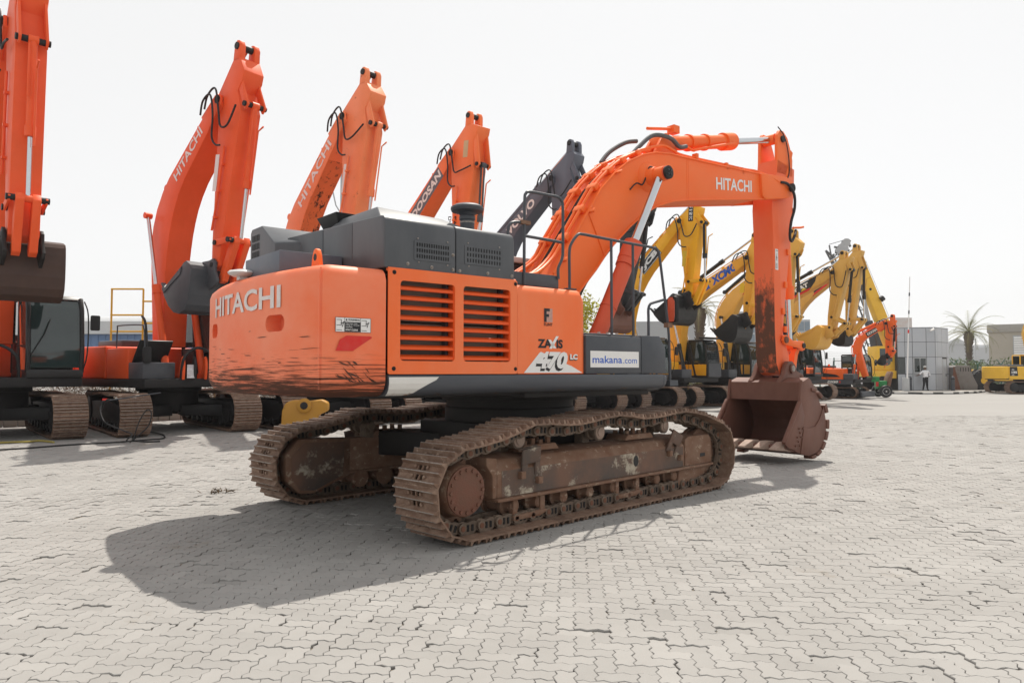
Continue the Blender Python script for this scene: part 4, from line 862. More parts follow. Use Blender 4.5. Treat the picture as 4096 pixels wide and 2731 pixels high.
    c = MB(); c.box(.77 * s, 1.45 * s, -1.38 * s, -.62 * s, zf + .20 * s, zf + .58 * s); tb = c.build('tool_box', hoodc, root, bevel=.03)
    # cab
    x0, x1, y0, y1, zb, zt_ = -.10 * s, 1.62 * s, .36 * s, 1.38 * s, zf + .20 * s, zf + 1.92 * s
    cb = MB(); cb.box(x0, x1, y0, y1, zb, zb + .16 * s); cb.box(x0, x0 + .6 * s, y0, y1, zb + .16 * s, zb + .75 * s)
    cb.prism([(x0 + .03, zt_ - .08 * s), (x1 - .22 * s, zt_ - .08 * s), (x1 - .30 * s, zt_), (x0 + .05, zt_)], y0 + .02, y1 - .02)
    pil = .05 * s
    for y in (y0 + .03, y1 - .03):
        cb.tube([(x1 - .05, y, zb + .1 * s), (x1 - .03, y, zb + .6 * s), (x1 - .12 * s, y, zt_ - .30 * s), (x1 - .25 * s, y, zt_ - .05 * s)], pil, 6); cb.tube([(x0 + .75 * s, y, zb + .1), (x0 + .75 * s, y, zt_ - .05)], pil * .8, 6); cb.tube([(x0 + .04, y, zb + .1), (x0 + .04, y, zt_ - .05)], pil, 6)
        cb.tube([(x0, y, zb + .72 * s), (x1 - .04, y, zb + .62 * s)], pil * .6, 6)
    ca = cb.build('cab', m_cabgrey if cab != 'body' else body, root, bevel=.012)
    gl = MB(); gl.add([(x1 - .045, y0 + .06, zb + .2 * s), (x1 - .045, y1 - .06, zb + .2 * s), (x1 - .03, y1 - .06, zb + .6 * s), (x1 - .03, y0 + .06, zb + .6 * s), (x1 - .12 * s, y1 - .06, zt_ - .30 * s), (x1 - .12 * s, y0 + .06, zt_ - .30 * s), (x1 - .25 * s, y1 - .06, zt_ - .1 * s), (x1 - .25 * s, y0 + .06, zt_ - .1 * s)], [(0, 1, 2, 3), (3, 2, 4, 5), (5, 4, 6, 7)]); gl.build('windscreen', m_glass, ca, fix=False)
    for y in (y0 + .025, y1 - .025):
        gl = MB(); gl.prism([(x0 + .78 * s, zb + .72 * s), (x1 - .06, zb + .66 * s), (x1 - .14 * s, zt_ - .30 * s), (x1 - .28 * s, zt_ - .1 * s), (x0 + .78 * s, zt_ - .1 * s)], y - .004, y + .004); gl.build('side_window', m_glass, ca); gl = MB(); gl.prism([(x0 + .08, zb + .78 * s), (x0 + .72 * s, zb + .78 * s), (x0 + .72 * s, zt_ - .1 * s), (x0 + .08, zt_ - .1 * s)], y - .004, y + .004); gl.build('side_window', m_glass, ca)
    c = MB(); c.tube([(x1 - .02, y0 + .05, zb + .4 * s), (x1 + .02, y0 + .3 * s, zb + .9 * s), (x1 - .03, y0 + .4 * s, zb + 1.2 * s)], .012, 5); c.build('wiper', m_black, ca)
    c = MB(); c.tube([(x1 - .05, y1 - .02, zb + .1 * s), (x1 + .10, y1 + .05, zb + .5 * s), (x1 + .08, y1 + .06, zb + 1.3 * s), (x1 - .05, y1, zb + 1.6 * s)], .016, 6, smooth=4); c.build('grab_rail', m_black, ca)
    c = MB(); c.prism(rrect(-.10, .10, -.18, .18, .03), -.02, .03, 'x', M=Matrix.Translation((x1 + .12, y1 + .20, zb + 1.15 * s))); c.build('mirror', m_black, root, bevel=.01)
    if cab == 'guard':
        c = MB()
        for k in range(12): z = zb + .70 * s + k * .085 * s; c.cyl((x1 + .06 - .012 * k, y0 + .05, z), (x1 + .06 - .012 * k, y1 - .05, z), .008, n=5)
        for k in range(9): y = y0 + .05 + (y1 - y0 - .1) * k / 8; c.cyl((x1 + .06, y, zb + .66 * s), (x1 - .10, y, zt_ - .10 * s), .008, n=5)
        c.box(x1 + .02, x1 + .07, y0, y1, zb + .05 * s, zb + .66 * s); c.box(x1 - .1, x1 + .08, y0 - .03, y1 + .03, zb + .62 * s, zb + .66 * s); c.build('cab_guard', m_grey2, ca)
        c = MB(); c.prism([(x1 - .4, zt_ + .02), (x1 + .05, zt_ + .02), (x1 + .02, zt_ + .10), (x1 - .4, zt_ + .12)], y0 - .05, y1 + .05); c.build('roof_guard', m_cabgrey, ca, bevel=.01)
        c = MB(); c.box(x0 + .2, x1 - .02, y0 - .004, y0 + .01, zb + .1 * s, zb + .60 * s); c.build('door_panel', body, ca, bevel=.01)
    # rails at the right front
    c = MB(); yr = -1.33 * s; z = zf + .58 * s; c.tube([(1.40 * s, yr, zf + .3 * s), (1.42 * s, yr, z + .5 * s), (1.35 * s, yr, z + .78 * s), (1.2 * s, yr, z + .85 * s), (.2 * s, yr, z + .87 * s), (.1 * s, yr, z + .80 * s), (.08 * s, yr, zf + .9 * s)], .018, 6, smooth=4); c.build('hand_rail', rails or m_grey2, root)
    # ---- boom
    F, E, T, A, Bp = J['F'], J['E'], J['T'], J['A'], J['B']
    # two straight legs with a rounded elbow
    F_, E_, T_ = Vector(F), Vector(E), Vector(T)
    cl = [F_, F_.lerp(E_, .33)] + bez(F_.lerp(E_, .62), E_, E_.lerp(T_, .38), 6) + [E_.lerp(T_, .7), T_]
    hw_ = bhw or [.22 * s, .34 * s, .42 * s, .40 * s, .34 * s, .26 * s, .18 * s]
    pol = thick_curve(cl, hw_); bo = MB().prism(pol, by - bw, by + bw).build('boom', boomc, root, bevel=.012)
    n = len(cl); outer = pol[:n]
    if under:
        inn_ = pol[n:][::-1]; c = MB()
        for i in range(under[0], under[1]): a_, b_ = Vector(inn_[i]), Vector(inn_[i + 1]); d_ = (b_ - a_).normalized(); o_ = Vector((d_.y, -d_.x)) * .004; c.add([(a_.x + o_.x, by - bw + .02, a_.y + o_.y), (b_.x + o_.x, by - bw + .02, b_.y + o_.y), (b_.x + o_.x, by + bw - .02, b_.y + o_.y), (a_.x + o_.x, by + bw - .02, a_.y + o_.y)], [(0, 1, 2, 3)])
        c.build('worn_underside', under[2], bo, smooth=0, fix=False)
    sgn = -1
    c = MB(); c.cyl((*T, 0)[:1] + (by - bw - .05, T[1]), (T[0], by + bw + .05, T[1]), .10 * s, n=16); c.build('arm_hinge_pin', m_dark, bo)
    dT = (T_ - E_).normalized()
    for y0_, y1_ in ((by - bw - .03, by - aw - .01), (by + aw + .01, by + bw + .03)):
        c = MB(); pp = [T_ - dT * .7 * s + Vector((-dT.y, dT.x)) * .24 * s, T_ + Vector((-dT.y, dT.x)) * .17 * s, T_ + dT * .14 * s, T_ - Vector((-dT.y, dT.x)) * .17 * s, T_ - dT * .7 * s - Vector((-dT.y, dT.x)) * .24 * s]
        c.prism([tuple(p) for p in pp], y0_, y1_); c.build('boom_tip_plate', boomc, bo, bevel=.02)
    # pipes along the outer edge
    for yy in (by - bw * .7, by + bw * .6):
        c = MB(); q = []
        for i in range(2, n): p = Vector(outer[i]); d = (Vector(cl[min(i + 1, n - 1)]) - Vector(cl[i - 1])).normalized(); p = p + Vector((-d.y, d.x)) * .085; q.append((p.x, yy, p.y))
        c.tube(q, .022 * s, 6, smooth=2); c.build('hydraulic_pipe', boomc, bo)
        for i in (4, 6, n - 2): p = Vector(outer[i]); c = MB(); c.box(p.x - .05, p.x + .05, yy - .05, yy + .05, p.y - .04, p.y + .09); c.build('pipe_clamp', boomc, bo)
    # boom cylinders
    bcp = J.get('C', tuple(E_.lerp(F_, .22)))
    for sy in (-1, 1): ram(root, (1.0 * s, by + sy * (bw + .16), zf + .25 * s), (bcp[0], by + sy * (bw + .16), bcp[1]), .085 * s, .045 * s, .55, ramc, m_chrome, 'boom_cylinder', 1.2, 14)
    # arm cylinder above the boom
    nb = Vector((-dT.y, dT.x)); p0 = E_.lerp(T_, .10) + nb * .55 * s
    ram(root, (p0.x, by, p0.y), (A[0], by, A[1]), .085 * s, .045 * s, .58, ramc, m_chrome, 'arm_cylinder', 1.2, 14)
    # ---- arm
    A_, B_ = Vector(A), Vector(Bp); u = (B_ - A_).normalized(); nn = Vector((-u.y, u.x))
    if nn.x < 0: nn = -nn
    L = (B_ - A_).length; N = Vector(J['N']) if 'N' in J else A_ + u * .8 * s + nn * .5 * s; K_ = Vector(J['K']) if 'K' in J else A_ + u * 1.35 * s + nn * .35 * s
    fr = [A_ + u * .30 * s - nn * .10 * s, A_ + u * .26 * s + nn * .16 * s, N - u * .10, N + u * .10 * s - nn * .03, N + u * .35 * s - nn * .18 * s]
    t0 = (K_ - A_).dot(u); f0 = (K_ - A_).dot(nn) - .13 * s
    fr += [A_ + u * (t0 + .15) + nn * f0, B_ + nn * .17 * s - u * .3 * s, B_ + nn * .15 * s, B_ + u * .13 * s, B_ - nn * .13 * s]
    th_ = (T_ - A_).dot(u); tn = (T_ - A_).dot(nn)
    fr += [B_ - nn * .20 * s - u * .5 * s, A_ + u * (th_ + .45 * s) + nn * (tn - .02), T_ - nn * .17 * s + u * .1, T_ - nn * .15 * s - u * .12]
    ar = MB().prism([tuple(p) for p in fr], by - aw, by + aw).build('arm', boomc, root, bevel=.012)
    for yy in (by - aw * .85, by + aw * .85):
        c = MB(); pp = [N + u * .05 - nn * .08, N + u * .2 * s - nn * .03, K_ + nn * .11 * s, K_ + u * .12 * s, K_ - nn * .10 * s, N + u * .1 - nn * .30 * s]; c.prism([tuple(p) for p in pp], yy - .025, yy + .025); c.build('cylinder_lug', boomc, ar, bevel=.008)
    for y0_, y1_ in ((by - aw, by - aw * .45), (by + aw * .45, by + aw)):
        c = MB(); pp = [A_ - u * .06 * s - nn * .11 * s, A_ - u * .13 * s - nn * .03, A_ - u * .12 * s + nn * .06 * s, A_ - u * .02 * s + nn * .12 * s, A_ + u * .30 * s + nn * .155 * s, A_ + u * .34 * s - nn * .11 * s]; c.prism([tuple(p) for p in pp], y0_, y1_); c.build('arm_head_lobe', boomc, ar, bevel=.012)
    c = MB(); c.cyl((A[0], by - aw - .03, A[1]), (A[0], by + aw + .03, A[1]), .08 * s, n=14); c.build('pin', m_dark, ar)
    c = MB(); c.cyl((K_.x, by - aw - .03, K_.y), (K_.x, by + aw + .03, K_.y), .06 * s, n=12); c.build('pin', m_dark, ar)
    Jn = Vector(J['J']) if 'J' in J else B_ - u * .55 * s + nn * .62 * s
    rc = ram(root, (K_.x, by, K_.y), (Jn.x, by, Jn.y), .075 * s, .04 * s, J.get('g', .6), J.get('rc', ramc), m_chrome, 'bucket_cylinder', 1.25, 14)
    d = (Jn - K_).normalized(); off = nn * .10 * s; c = MB(); c.tube([(K_ + off + d * .1).to_tuple()[:1] + (by - .08, (K_ + off + d * .1).y), (K_ + off + d * 1.2).to_tuple()[:1] + (by - .08, (K_ + off + d * 1.2).y)], .015 * s, 5); c.build('cylinder_pipe', boomc, rc)
    # links and bucket
    La = B_ - u * .50 * s + nn * .02; bp2 = B_ + nn * .50 * s + u * .05
    def bar(p, q, w0, y0_, y1_, nm, mt):
        p, q = Vector(p), Vector(q); d = (q - p).normalized(); m_ = Vector((-d.y, d.x)); c = MB(); c.prism([tuple(x) for x in (p - d * w0, p - m_ * w0, q - m_ * w0, q + d * w0, q + m_ * w0, p + m_ * w0)], y0_, y1_); return c.build(nm, mt, root, bevel=.015)
    for sy in (-1, 1): bar(La, Jn, .075 * s, by + sy * (aw + .02), by + sy * (aw + .07), 'side_link', boomc)
    rot = R(bkrot); cr, sr = math.cos(rot), math.sin(rot)
    def rb(p): return (B_.x + bks * (p[0] * cr + p[1] * sr), B_.y + bks * (-p[0] * sr + p[1] * cr))
    lk = rb((.36, -.14)); 
    bar(Jn, lk, .10 * s, by - aw * .8, by - aw * .25, 'bucket_link', boomc); bar(Jn, lk, .10 * s, by + aw * .25, by + aw * .8, 'bucket_link', boomc)
    for q_ in (Jn, La, B_): c = MB(); c.cyl((q_.x, by - aw - .10, q_.y), (q_.x, by + aw + .10, q_.y), .06 * s, n=12); c.build('link_pin', m_dark, root)
    pr = [rb(p) for p in BK0]; bo2 = bucket_shell(pr, bkw, .03, by, 'bucket', bk, root).build('bucket', bk, root, smooth=40)
    for sy in (-1, 1):
        c = MB(); c.prism([rb(p) for p in BK0 + SD0], by + sy * bkw, by + sy * (bkw + .03)); spl = c.build('side_plate', bk, bo2, bevel=.006)
        c = MB(); c.prism([rb(p) for p in ((-.38, -.42), (-.62, -1.30), (-.72, -1.36), (-.56, -1.40), (-.44, -1.0), (-.30, -.6))], by + sy * (bkw + .03), by + sy * (bkw + .05)); c.build('side_cutter', bk, spl)
        c = MB(); c.prism([rb(p) for p in ((-.35, -.40), (-.35, -.20), (-.15, .0), (-.06, .14), (.08, .14), (.2, .0), (.44, -.10), (.46, -.2), (.34, -.5), (.05, -.42))], by + sy * (aw + .02), by + sy * (aw + .09)); c.build('hinge_ear', coupler or bk, bo2, bevel=.012)
    c = MB(); c.prism([rb(p) for p in ((-.375, -.24), (-.13, -.16), (-.07, -.30), (-.38, -.50))], by - bkw, by + bkw); c.build('torsion_tube', bk, bo2)
    for i in range(5):
        y = by - bkw + .08 + (2 * bkw - .16) * i / 4; c = MB(); a = [rb(p) for p in ((-.60, -1.44), (-.62, -1.34), (-.92, -1.36), (-.93, -1.40))]; c.prism(a, y - .05, y + .05); c.build('tooth', bk, bo2)
    if hoses:
        yh = by - bw - .075; hs_ = ([T_ - dT * .45 * s + nb * .20 * s, T_ - dT * .16 * s + nb * .34 * s, T_ + nb * .20 * s + dT * .14 * s, T_ + u * .28 * s + nn * .16 * s, T_ + u * .62 * s + nn * .30 * s, T_ + u * .60 * s + nn * .58 * s, K_ - nn * .14 * s + u * .06], [T_ - dT * .62 * s + nb * .19 * s, T_ - dT * .34 * s + nb * .36 * s, T_ - dT * .06 * s + nb * .22 * s, T_ + u * .36 * s - nn * .02, T_ + u * .86 * s + nn * .04, T_ + u * 1.04 * s + nn * .22 * s, T_ + u * 1.06 * s + nn * .40 * s])
        for k, pts in enumerate(hs_): c = MB(); c.tube([(p.x, yh - .03 * k, p.y) for p in pts], .023 * s, 8, smooth=6); c.build('hose', m_rubber, ar)
        e0 = T_ + u * 1.06 * s + nn * .40 * s; c = MB(); c.tube([(p.x, by - aw - .05, p.y) for p in (e0, e0 + u * .1 + nn * .02, e0 + u * 1.2 * s - nn * .06, e0 + u * 1.9 * s - nn * .16)], .026 * s, 7); c.build('arm_pipe', boomc, ar)
        for k in range(3): q = e0 + u * (.4 + .6 * k) * s - nn * .04 * k; c = MB(); c.box(q.x - .05, q.x + .05, by - aw - .08, by - aw, q.y - .03, q.y + .03); c.build('pipe_clamp', boomc, ar)
        tl_ = K_ + u * .55 * s + nn * .16 * s; c = MB(); c.tube([(p.x, by + .05, p.y) for p in (K_ + u * .45 * s + nn * .34 * s, tl_, tl_ + u * 1.4 * s - nn * .06)], .02 * s, 6); c.build('cylinder_pipe', boomc, rc)
    if paper: c = MB(); c.box(paper[0], paper[0] + .005, paper[1] - .12, paper[1] + .12, paper[2] - .17, paper[2] + .17); c.build('paper_sheet', m_paper, root)
    # ---- lettering on the boom's right side
    def seg(t0_, t1_, h, off=0):
        a = E_.lerp(T_, t0_); b = E_.lerp(T_, t1_); d = (b - a).normalized(); m_ = Vector((-d.y, d.x)); y = by - bw - .006
        P = lambda p, q: Vector((p.x + m_.x * q, y, p.y + m_.y * q)); return lambda u_, v_: P(a.lerp(b, u_), off - h / 2 + h * v_)
    if text:
        for kind, *ar_ in text:
            if kind == 'word': t_, t0_, t1_, h, off, mt, bold, sh = ar_; f_ = seg(t0_, t1_, h, off); lettering(t_, (lambda f_: lambda a, b: f_(a, b) + Vector((0, -.004, 0)))(f_), mt, bo, bold, sh)
            if kind == 'band': t0_, t1_, h, off, mt, poly = ar_; decal(poly, seg(t0_, t1_, h, off), mt, bo, 'boom_band')
            if kind == 'band2': t0_, t1_, h, off, mt, poly = ar_; f_ = seg(t0_, t1_, h, off); decal(poly, lambda a, b: f_(a, b) + Vector((0, -.008, 0)), mt, bo, 'boom_mark')
            if kind == 'armdec':
                t0_, w0, t1_, w1, mt, nm = ar_; y = by - aw - .006; q = []
                for t, wv in ((t0_, w0), (t1_, w0), (t1_, w1), (t0_, w1)): p = A_ + u * t + nn * wv; q.append((p.x, y, p.y))
                mb = MB(); mb.add(q, [(0, 1, 2, 3)]); mb.build(nm, mt, ar, smooth=0, fix=False)
            if kind == 'armword':
                t_, t0_, w0, t1_, w1, mt = ar_; y = by - aw - .012
                def fm(a, b): p = A_ + u * (t0_ + (t1_ - t0_) * a) + nn * (w0 + (w1 - w0) * b); return Vector((p.x, y, p.y))
                lettering(t_, fm, mt, ar, .03)
    return root
RQ = [(0, 0), (1, 0), (1, 1), (0, 1)]
CATB = [(0, 0), (.10, .12), (.16, .62), (.34, 1), (1, 1), (.90, .55), (.62, 0)]
CATR = [(0, 0), (.10, .12), (.115, .20), (.70, .20), (.62, 0)]
def cat_text(a, b, h, off, g='white'): return [('band', a, b, h, off, m_blackd, CATB), ('band2', a, b, h, off, m_red, CATR), ('band2', a, b, h, off, m_yeldec, [(.38, .26), (.58, .26), (.48, .50)]), ('word', 'CAT', a + (b - a) * .22, a + (b - a) * .68, h * .44, off + h * .12, m_white, .06, .1)]
WH = m_white
e1 = excavator('red-orange excavator cut off at the left edge, brown bucket hanging before its cab', (-12.54, 17.58), 140, 137, dict(F=(.2, 2.2), E=(.15, 6.3), T=(2.85, 9.0), A=(3.6, 10.2), B=(3.45, 4.35), N=(3.95, 9.35), K=(4.05, 8.3), J=(3.95, 5.05)), P_OR2, P_OR2, tl=4.0, gauge=2.6, tw=.70, tr=.46, shoes=50, sc_=1.12, bw=.34, aw=.28, bk=pm('brown and yellow bucket', (.06, .035, .028), (.09, .05, .035), .5, ns=2, dirt=(.45, .22, .03), da=.12, ds=3), bkrot=35, bks=1.05, bkw=.80, text=None, coupler=m_dark)
e2 = excavator('red-orange excavator with white boom letters and dark grey bucket, second from left', (-9.3, 19.8), 141, 127, dict(F=(.25, 2.2), E=(.22, 5.8), T=(3.0, 8.2), A=(3.68, 9.38), B=(2.85, 4.15), N=(3.96, 8.62), K=(4.02, 7.9), J=(3.52, 4.7), C=(-.05, 5.7)), P_OR2, P_OR2, tl=4.0, gauge=2.6, tw=.70, tr=.46, shoes=50, sc_=1.08, by=-.15, bw=.33, aw=.27, bk=m_grey2, bkrot=44, bks=1.04, bkw=.75, text=[('word', 'HITACHI', .30, .74, .27, .06, WH, .02, 0), ('armdec', 2.6, -.45, 3.5, -.28, m_white, 'warning_sign')], paper=(1.75, -.35, 1.55))
e3 = excavator('sun-bleached orange excavator with black worn patches on boom and arm, rising behind the engine hood', (-6.37, 21.98), 138, 131, dict(F=(.25, 2.1), E=(-.45, 5.6), T=(2.45, 8.68), A=(3.27, 9.74), B=(2.5, 4.6), N=(3.6, 9.02), K=(3.62, 8.25), J=(3.1, 5.1)), P_OR3, P_OR3, tl=4.0, gauge=2.6, tw=.70, tr=.46, shoes=50, sc_=1.05, bw=.32, aw=.27, bk=P_CATW, bkrot=40, bks=.9, bkw=.7, text=[('word', 'HITACHI', .28, .80, .26, .03, WH, .02, 0), ('armdec', 2.5, -.45, 3.3, -.28, m_white, 'warning_sign')], under=(5, 9, pm('blackened orange', (.75, .19, .06), (.6, .15, .05), .6, dirt=(.035, .024, .02), da=.45, ds=6, dst=(1, 1, .45))))
e4 = excavator('orange excavator with grey boom band of white letters, behind the precleaner', (-3.57, 24.28), 137, 137, dict(F=(.25, 2.1), E=(.0, 5.9), T=(2.83, 8.22), A=(3.57, 9.2), B=(3.0, 4.4), N=(4.02, 8.68), K=(3.97, 7.65), J=(3.75, 4.9), rc=m_rodgrey), P_DO, P_DO, tl=3.7, bw=.28, aw=.24, text=[('band', .25, .84, .44, -.02, pm('grey band', (.12, .125, .15), (.13, .135, .16), .5), RQ), ('word', 'DOOSAN', .28, .80, .27, -.02, WH, .04, .15), ('armdec', .75, -.10, 1.25, .12, pm('cream label', (.6, .45, .25), (.5, .35, .2), .5), 'warning_sign'), ('armword', 'SWLL:  KG:', 3.0, -.35, 4.0, -.18, m_blackd), ('armword', 'DWLL:  KG:', 3.0, -.58, 4.0, -.42, m_blackd)])
e5 = excavator('blue-grey excavator with white letters on its boom, behind the folding hand rail', (-.87, 26.58), 137, 137, dict(F=(.3, 2.0), E=(.5, 5.8), T=(3.5, 7.92), A=(4.25, 8.93), B=(3.75, 4.0), N=(4.48, 8.42), K=(4.58, 7.72), J=(4.4, 4.5)), P_VO, P_VO, tl=3.7, bw=.27, aw=.24, text=[('word', 'VOLVO', .28, .72, .30, 0, WH, .04, 0)])
e6 = excavator('charcoal excavator with rusty brown bucket, between the red boom cylinder and the hand rail', (1.83, 28.78), 137, 137, dict(F=(.3, 2.0), E=(.2, 4.45), T=(3.45, 7.25), A=(4.2, 8.0), B=(3.25, 4.02), N=(4.6, 7.3), K=(4.3, 6.8), J=(3.96, 4.3), rc=m_dark), P_BK, P_BK, tl=3.7, bw=.27, aw=.23, bk=m_bucket, bkrot=25, bks=.8, bkw=.6)
e7 = excavator('amber yellow excavator with black and white boom badge and black curled bucket', (4.63, 31.08), 137, 137, dict(F=(.3, 2.0), E=(.3, 4.8), T=(3.2, 7.48), A=(3.75, 8.25), B=(3.55, 4.54), N=(4.06, 7.82), K=(4.16, 7.3), J=(4.15, 5.05), rc=m_cabgrey), P_JCB, P_JCB, ramc=m_cabgrey, tl=3.7, bw=.26, aw=.22, bk=m_cabgrey, bkrot=40, bks=.98, bkw=.66, text=[('band', .34, .64, .46, -.04, m_blackd, RQ), ('band2', .345, .635, .43, -.04, m_white, [(0, 0), (1, 0), (1, 1), (0, 1), (0, .05), (.02, .95), (.98, .95), (.98, .05), (.0, .05)]), ('word', 'JCB', .37, .61, .30, -.04, WH, .06, .1), ('armdec', -.02, -.14, .85, .08, m_blackd, 'model_strip'), ('armword', '215', .2, .04, .62, -.10, WH), ('armword', 'LC', .66, .04, .8, -.10, WH), ('armdec', 2.0, -.35, 2.6, -.15, m_yeldec, 'warning_sign')], cab='plain')
e8 = excavator('ochre yellow excavator with blue boom letters, mesh-guarded cab and black bucket', (7.33, 33.38), 137, 137, dict(F=(.3, 2.0), E=(.4, 4.45), T=(3.95, 6.3), A=(4.25, 7.2), B=(3.85, 3.9), N=(4.6, 6.9), K=(4.5, 6.4), J=(4.45, 4.2), rc=m_cabgrey), P_JCB, P_XC, ramc=m_cabgrey, tl=3.7, bw=.26, aw=.22, bk=m_cabgrey, bkrot=38, bks=.95, bkw=.62, text=[('word', 'XCMG', .52, .86, .36, 0, m_blue, .05, .2), ('band2', .37, .48, .36, 0, m_blue, [(0, 0), (1, 0), (1, 1), (0, 1)]), ('band2', .385, .465, .24, 0, m_white, [(.5, 0), (1, 1), (0, 1)]), ('armdec', 2.0, -.40, 2.4, -.20, m_yeldec, 'warning_sign')], cab='guard', paper=None)
e9 = excavator('machine yellow excavator half hidden behind the hanging arm, black wedge badge on boom', (10.03, 35.68), 137, 137, dict(F=(.35, 2.0), E=(.55, 4.75), T=(3.2, 6.6), A=(4.0, 7.85), B=(3.6, 3.6), N=(4.4, 7.2), K=(4.15, 6.8), J=(4.2, 4.0), rc=m_cabgrey), P_CAT, P_CAT, ramc=m_cabgrey, tl=3.7, bw=.26, aw=.22, bk=m_cabgrey, bkrot=25, text=cat_text(.32, .85, .5, 0))
e10 = excavator('machine yellow excavator with black wedge badge on boom and curled yellow bucket', (12.73, 37.98), 137, 137, dict(F=(.35, 2.0), E=(.7, 4.8), T=(4.16, 6.28), A=(4.6, 7.17), B=(3.97, 3.65), N=(5.0, 6.88), K=(4.97, 6.35), J=(4.68, 3.82), rc=m_cabgrey), P_CAT, P_CATW, ramc=m_cabgrey, tl=3.9, bw=.27, aw=.24, bk=P_CAT, bkrot=50, bks=.98, bkw=.68, text=cat_text(.36, .80, .5, 0), coupler=P_CATW, paper=(1.8, .5, 1.9))
e11 = excavator('worn yellow excavator with quick coupler, rightmost of the full-size ones in the row', (15.05, 40.5), 137, 137, dict(F=(.35, 2.0), E=(.4, 4.9), T=(3.65, 7.05), A=(4.1, 8.0), B=(3.7, 3.75), N=(4.42, 7.65), K=(4.45, 6.85), J=(4.4, 4.2), rc=m_cabgrey), P_CAT, P_CATW, ramc=m_cabgrey, tl=3.9, bw=.27, aw=.24, bk=m_dark, bkrot=30, bks=.7, bkw=.5, text=cat_text(.40, .84, .5, 0), coupler=P_CATW)
e12 = excavator('small bright orange excavator with dozer blade and black bucket, beside the green sweeper', (19.58, 43.5), 137, 137, dict(F=(1.45, 1.25), E=(.85, 3.25), T=(2.70, 4.28), A=(3.0, 4.68), B=(2.72, 2.52), N=(3.2, 4.35), K=(3.12, 4.1), J=(3.05, 2.7), C=(1.05, 2.6), rc=m_cabgrey), P_DX, P_DX, tl=2.0, gauge=1.55, tw=.40, tr=.27, sc_=.86, bw=.15, aw=.12, bk=m_cabgrey, bkrot=25, bks=.48, bkw=.34, text=[('band', .40, .82, .26, -.02, m_blackd, RQ), ('word', 'DOOSAN', .43, .79, .15, -.02, WH, .04, .1)], shoes=40, bhw=[.14, .20, .22, .20, .17, .14, .10], paper=(1.3, -.2, 1.0))
def mini_extras():
    c = MB(); c.prism([(1.55, .06), (1.62, .10), (1.60, .36), (1.52, .42), (1.50, .24)], -.95, .95); b = c.build('dozer_blade', m_grey2, e12, bevel=.01)
    c = MB(); c.box(.9, 1.55, -.35, -.25, .2, .3).box(.9, 1.55, .25, .35, .2, .3); c.build('blade_arm', m_blackframe, b)
    s = .66
    c = MB(); c.box(-1.75, 1.2, -1.215, -1.19, .80, 1.08); sk = c.build('side_skirt', m_grey2, e12, bevel=.01)
    f = lambda u, v: Vector((-.25 + .95 * u, -1.219, .87 + .15 * v)); lettering('DX60', lambda u, v: f(u * .65, v), m_white, sk, .04, .2); lettering('R', lambda u, v: f(.7 + .12 * u, v * .9), m_red, sk, .04, .2)
    c = MB(); c.prism([(-.55, 1.22), (.50, 1.22), (.25, 1.36), (-.50, 1.46)], -1.225, -1.205); c.build('vent_trim', m_black, e12); c = MB(); c.cyl((-.5, -.4, 1.85), (-.5, -.4, 1.98), .06, n=10); c.build('beacon', P_DX, e12)
    for k in range(6): c = MB(); c.box(-1.30 + k * 0, -1.08, -1.222, -1.205, 1.25 + k * .07, 1.28 + k * .07); c.build('vent_slot', m_black, e12)
mini_extras()
# ------------------------------------------------------------------ the yard's edge: gate house, trees, cranes, far buildings
def px2w(px, py=None, d=50.0, z=None):
    """world point on the ray of a photo pixel at a forward distance"""
    X = (px - 2048) / FPX * d
    return X
def zpx(py, d): return CAM_H + (1485 - py) / FPX * d
m_clad = pm('grey aluminium cladding', (.40, .42, .45), (.44, .455, .48), .35, ns=.6, metal=.3, rand=.05)
m_joint = pm('dark joint', (.05, .05, .05), (.06, .06, .06), .8)
m_kerbw = pm('kerb white paint', (.55, .54, .52), (.45, .44, .42), .8, ns=6); m_kerbb = pm('kerb black paint', (.06, .06, .06), (.1, .1, .1), .8, ns=6)
m_conc = pm('concrete', (.36, .34, .31), (.30, .28, .255), .85, ns=4, bump=.1, bs=30)
m_beige = pm('beige render', (.42, .38, .32), (.38, .345, .29), .9, ns=1)
m_lgrey = pm('light grey steel', (.42, .43, .44), (.36, .37, .38), .45)
m_wall = pm('pale corrugated wall', (.45, .46, .47), (.40, .41, .42), .6, ns=.3)
m_blueclad = pm('blue cladding', (.12, .20, .36), (.10, .17, .31), .5, ns=.5)
m_roofw = pm('pale roof', (.5, .51, .52), (.45, .46, .47), .5)
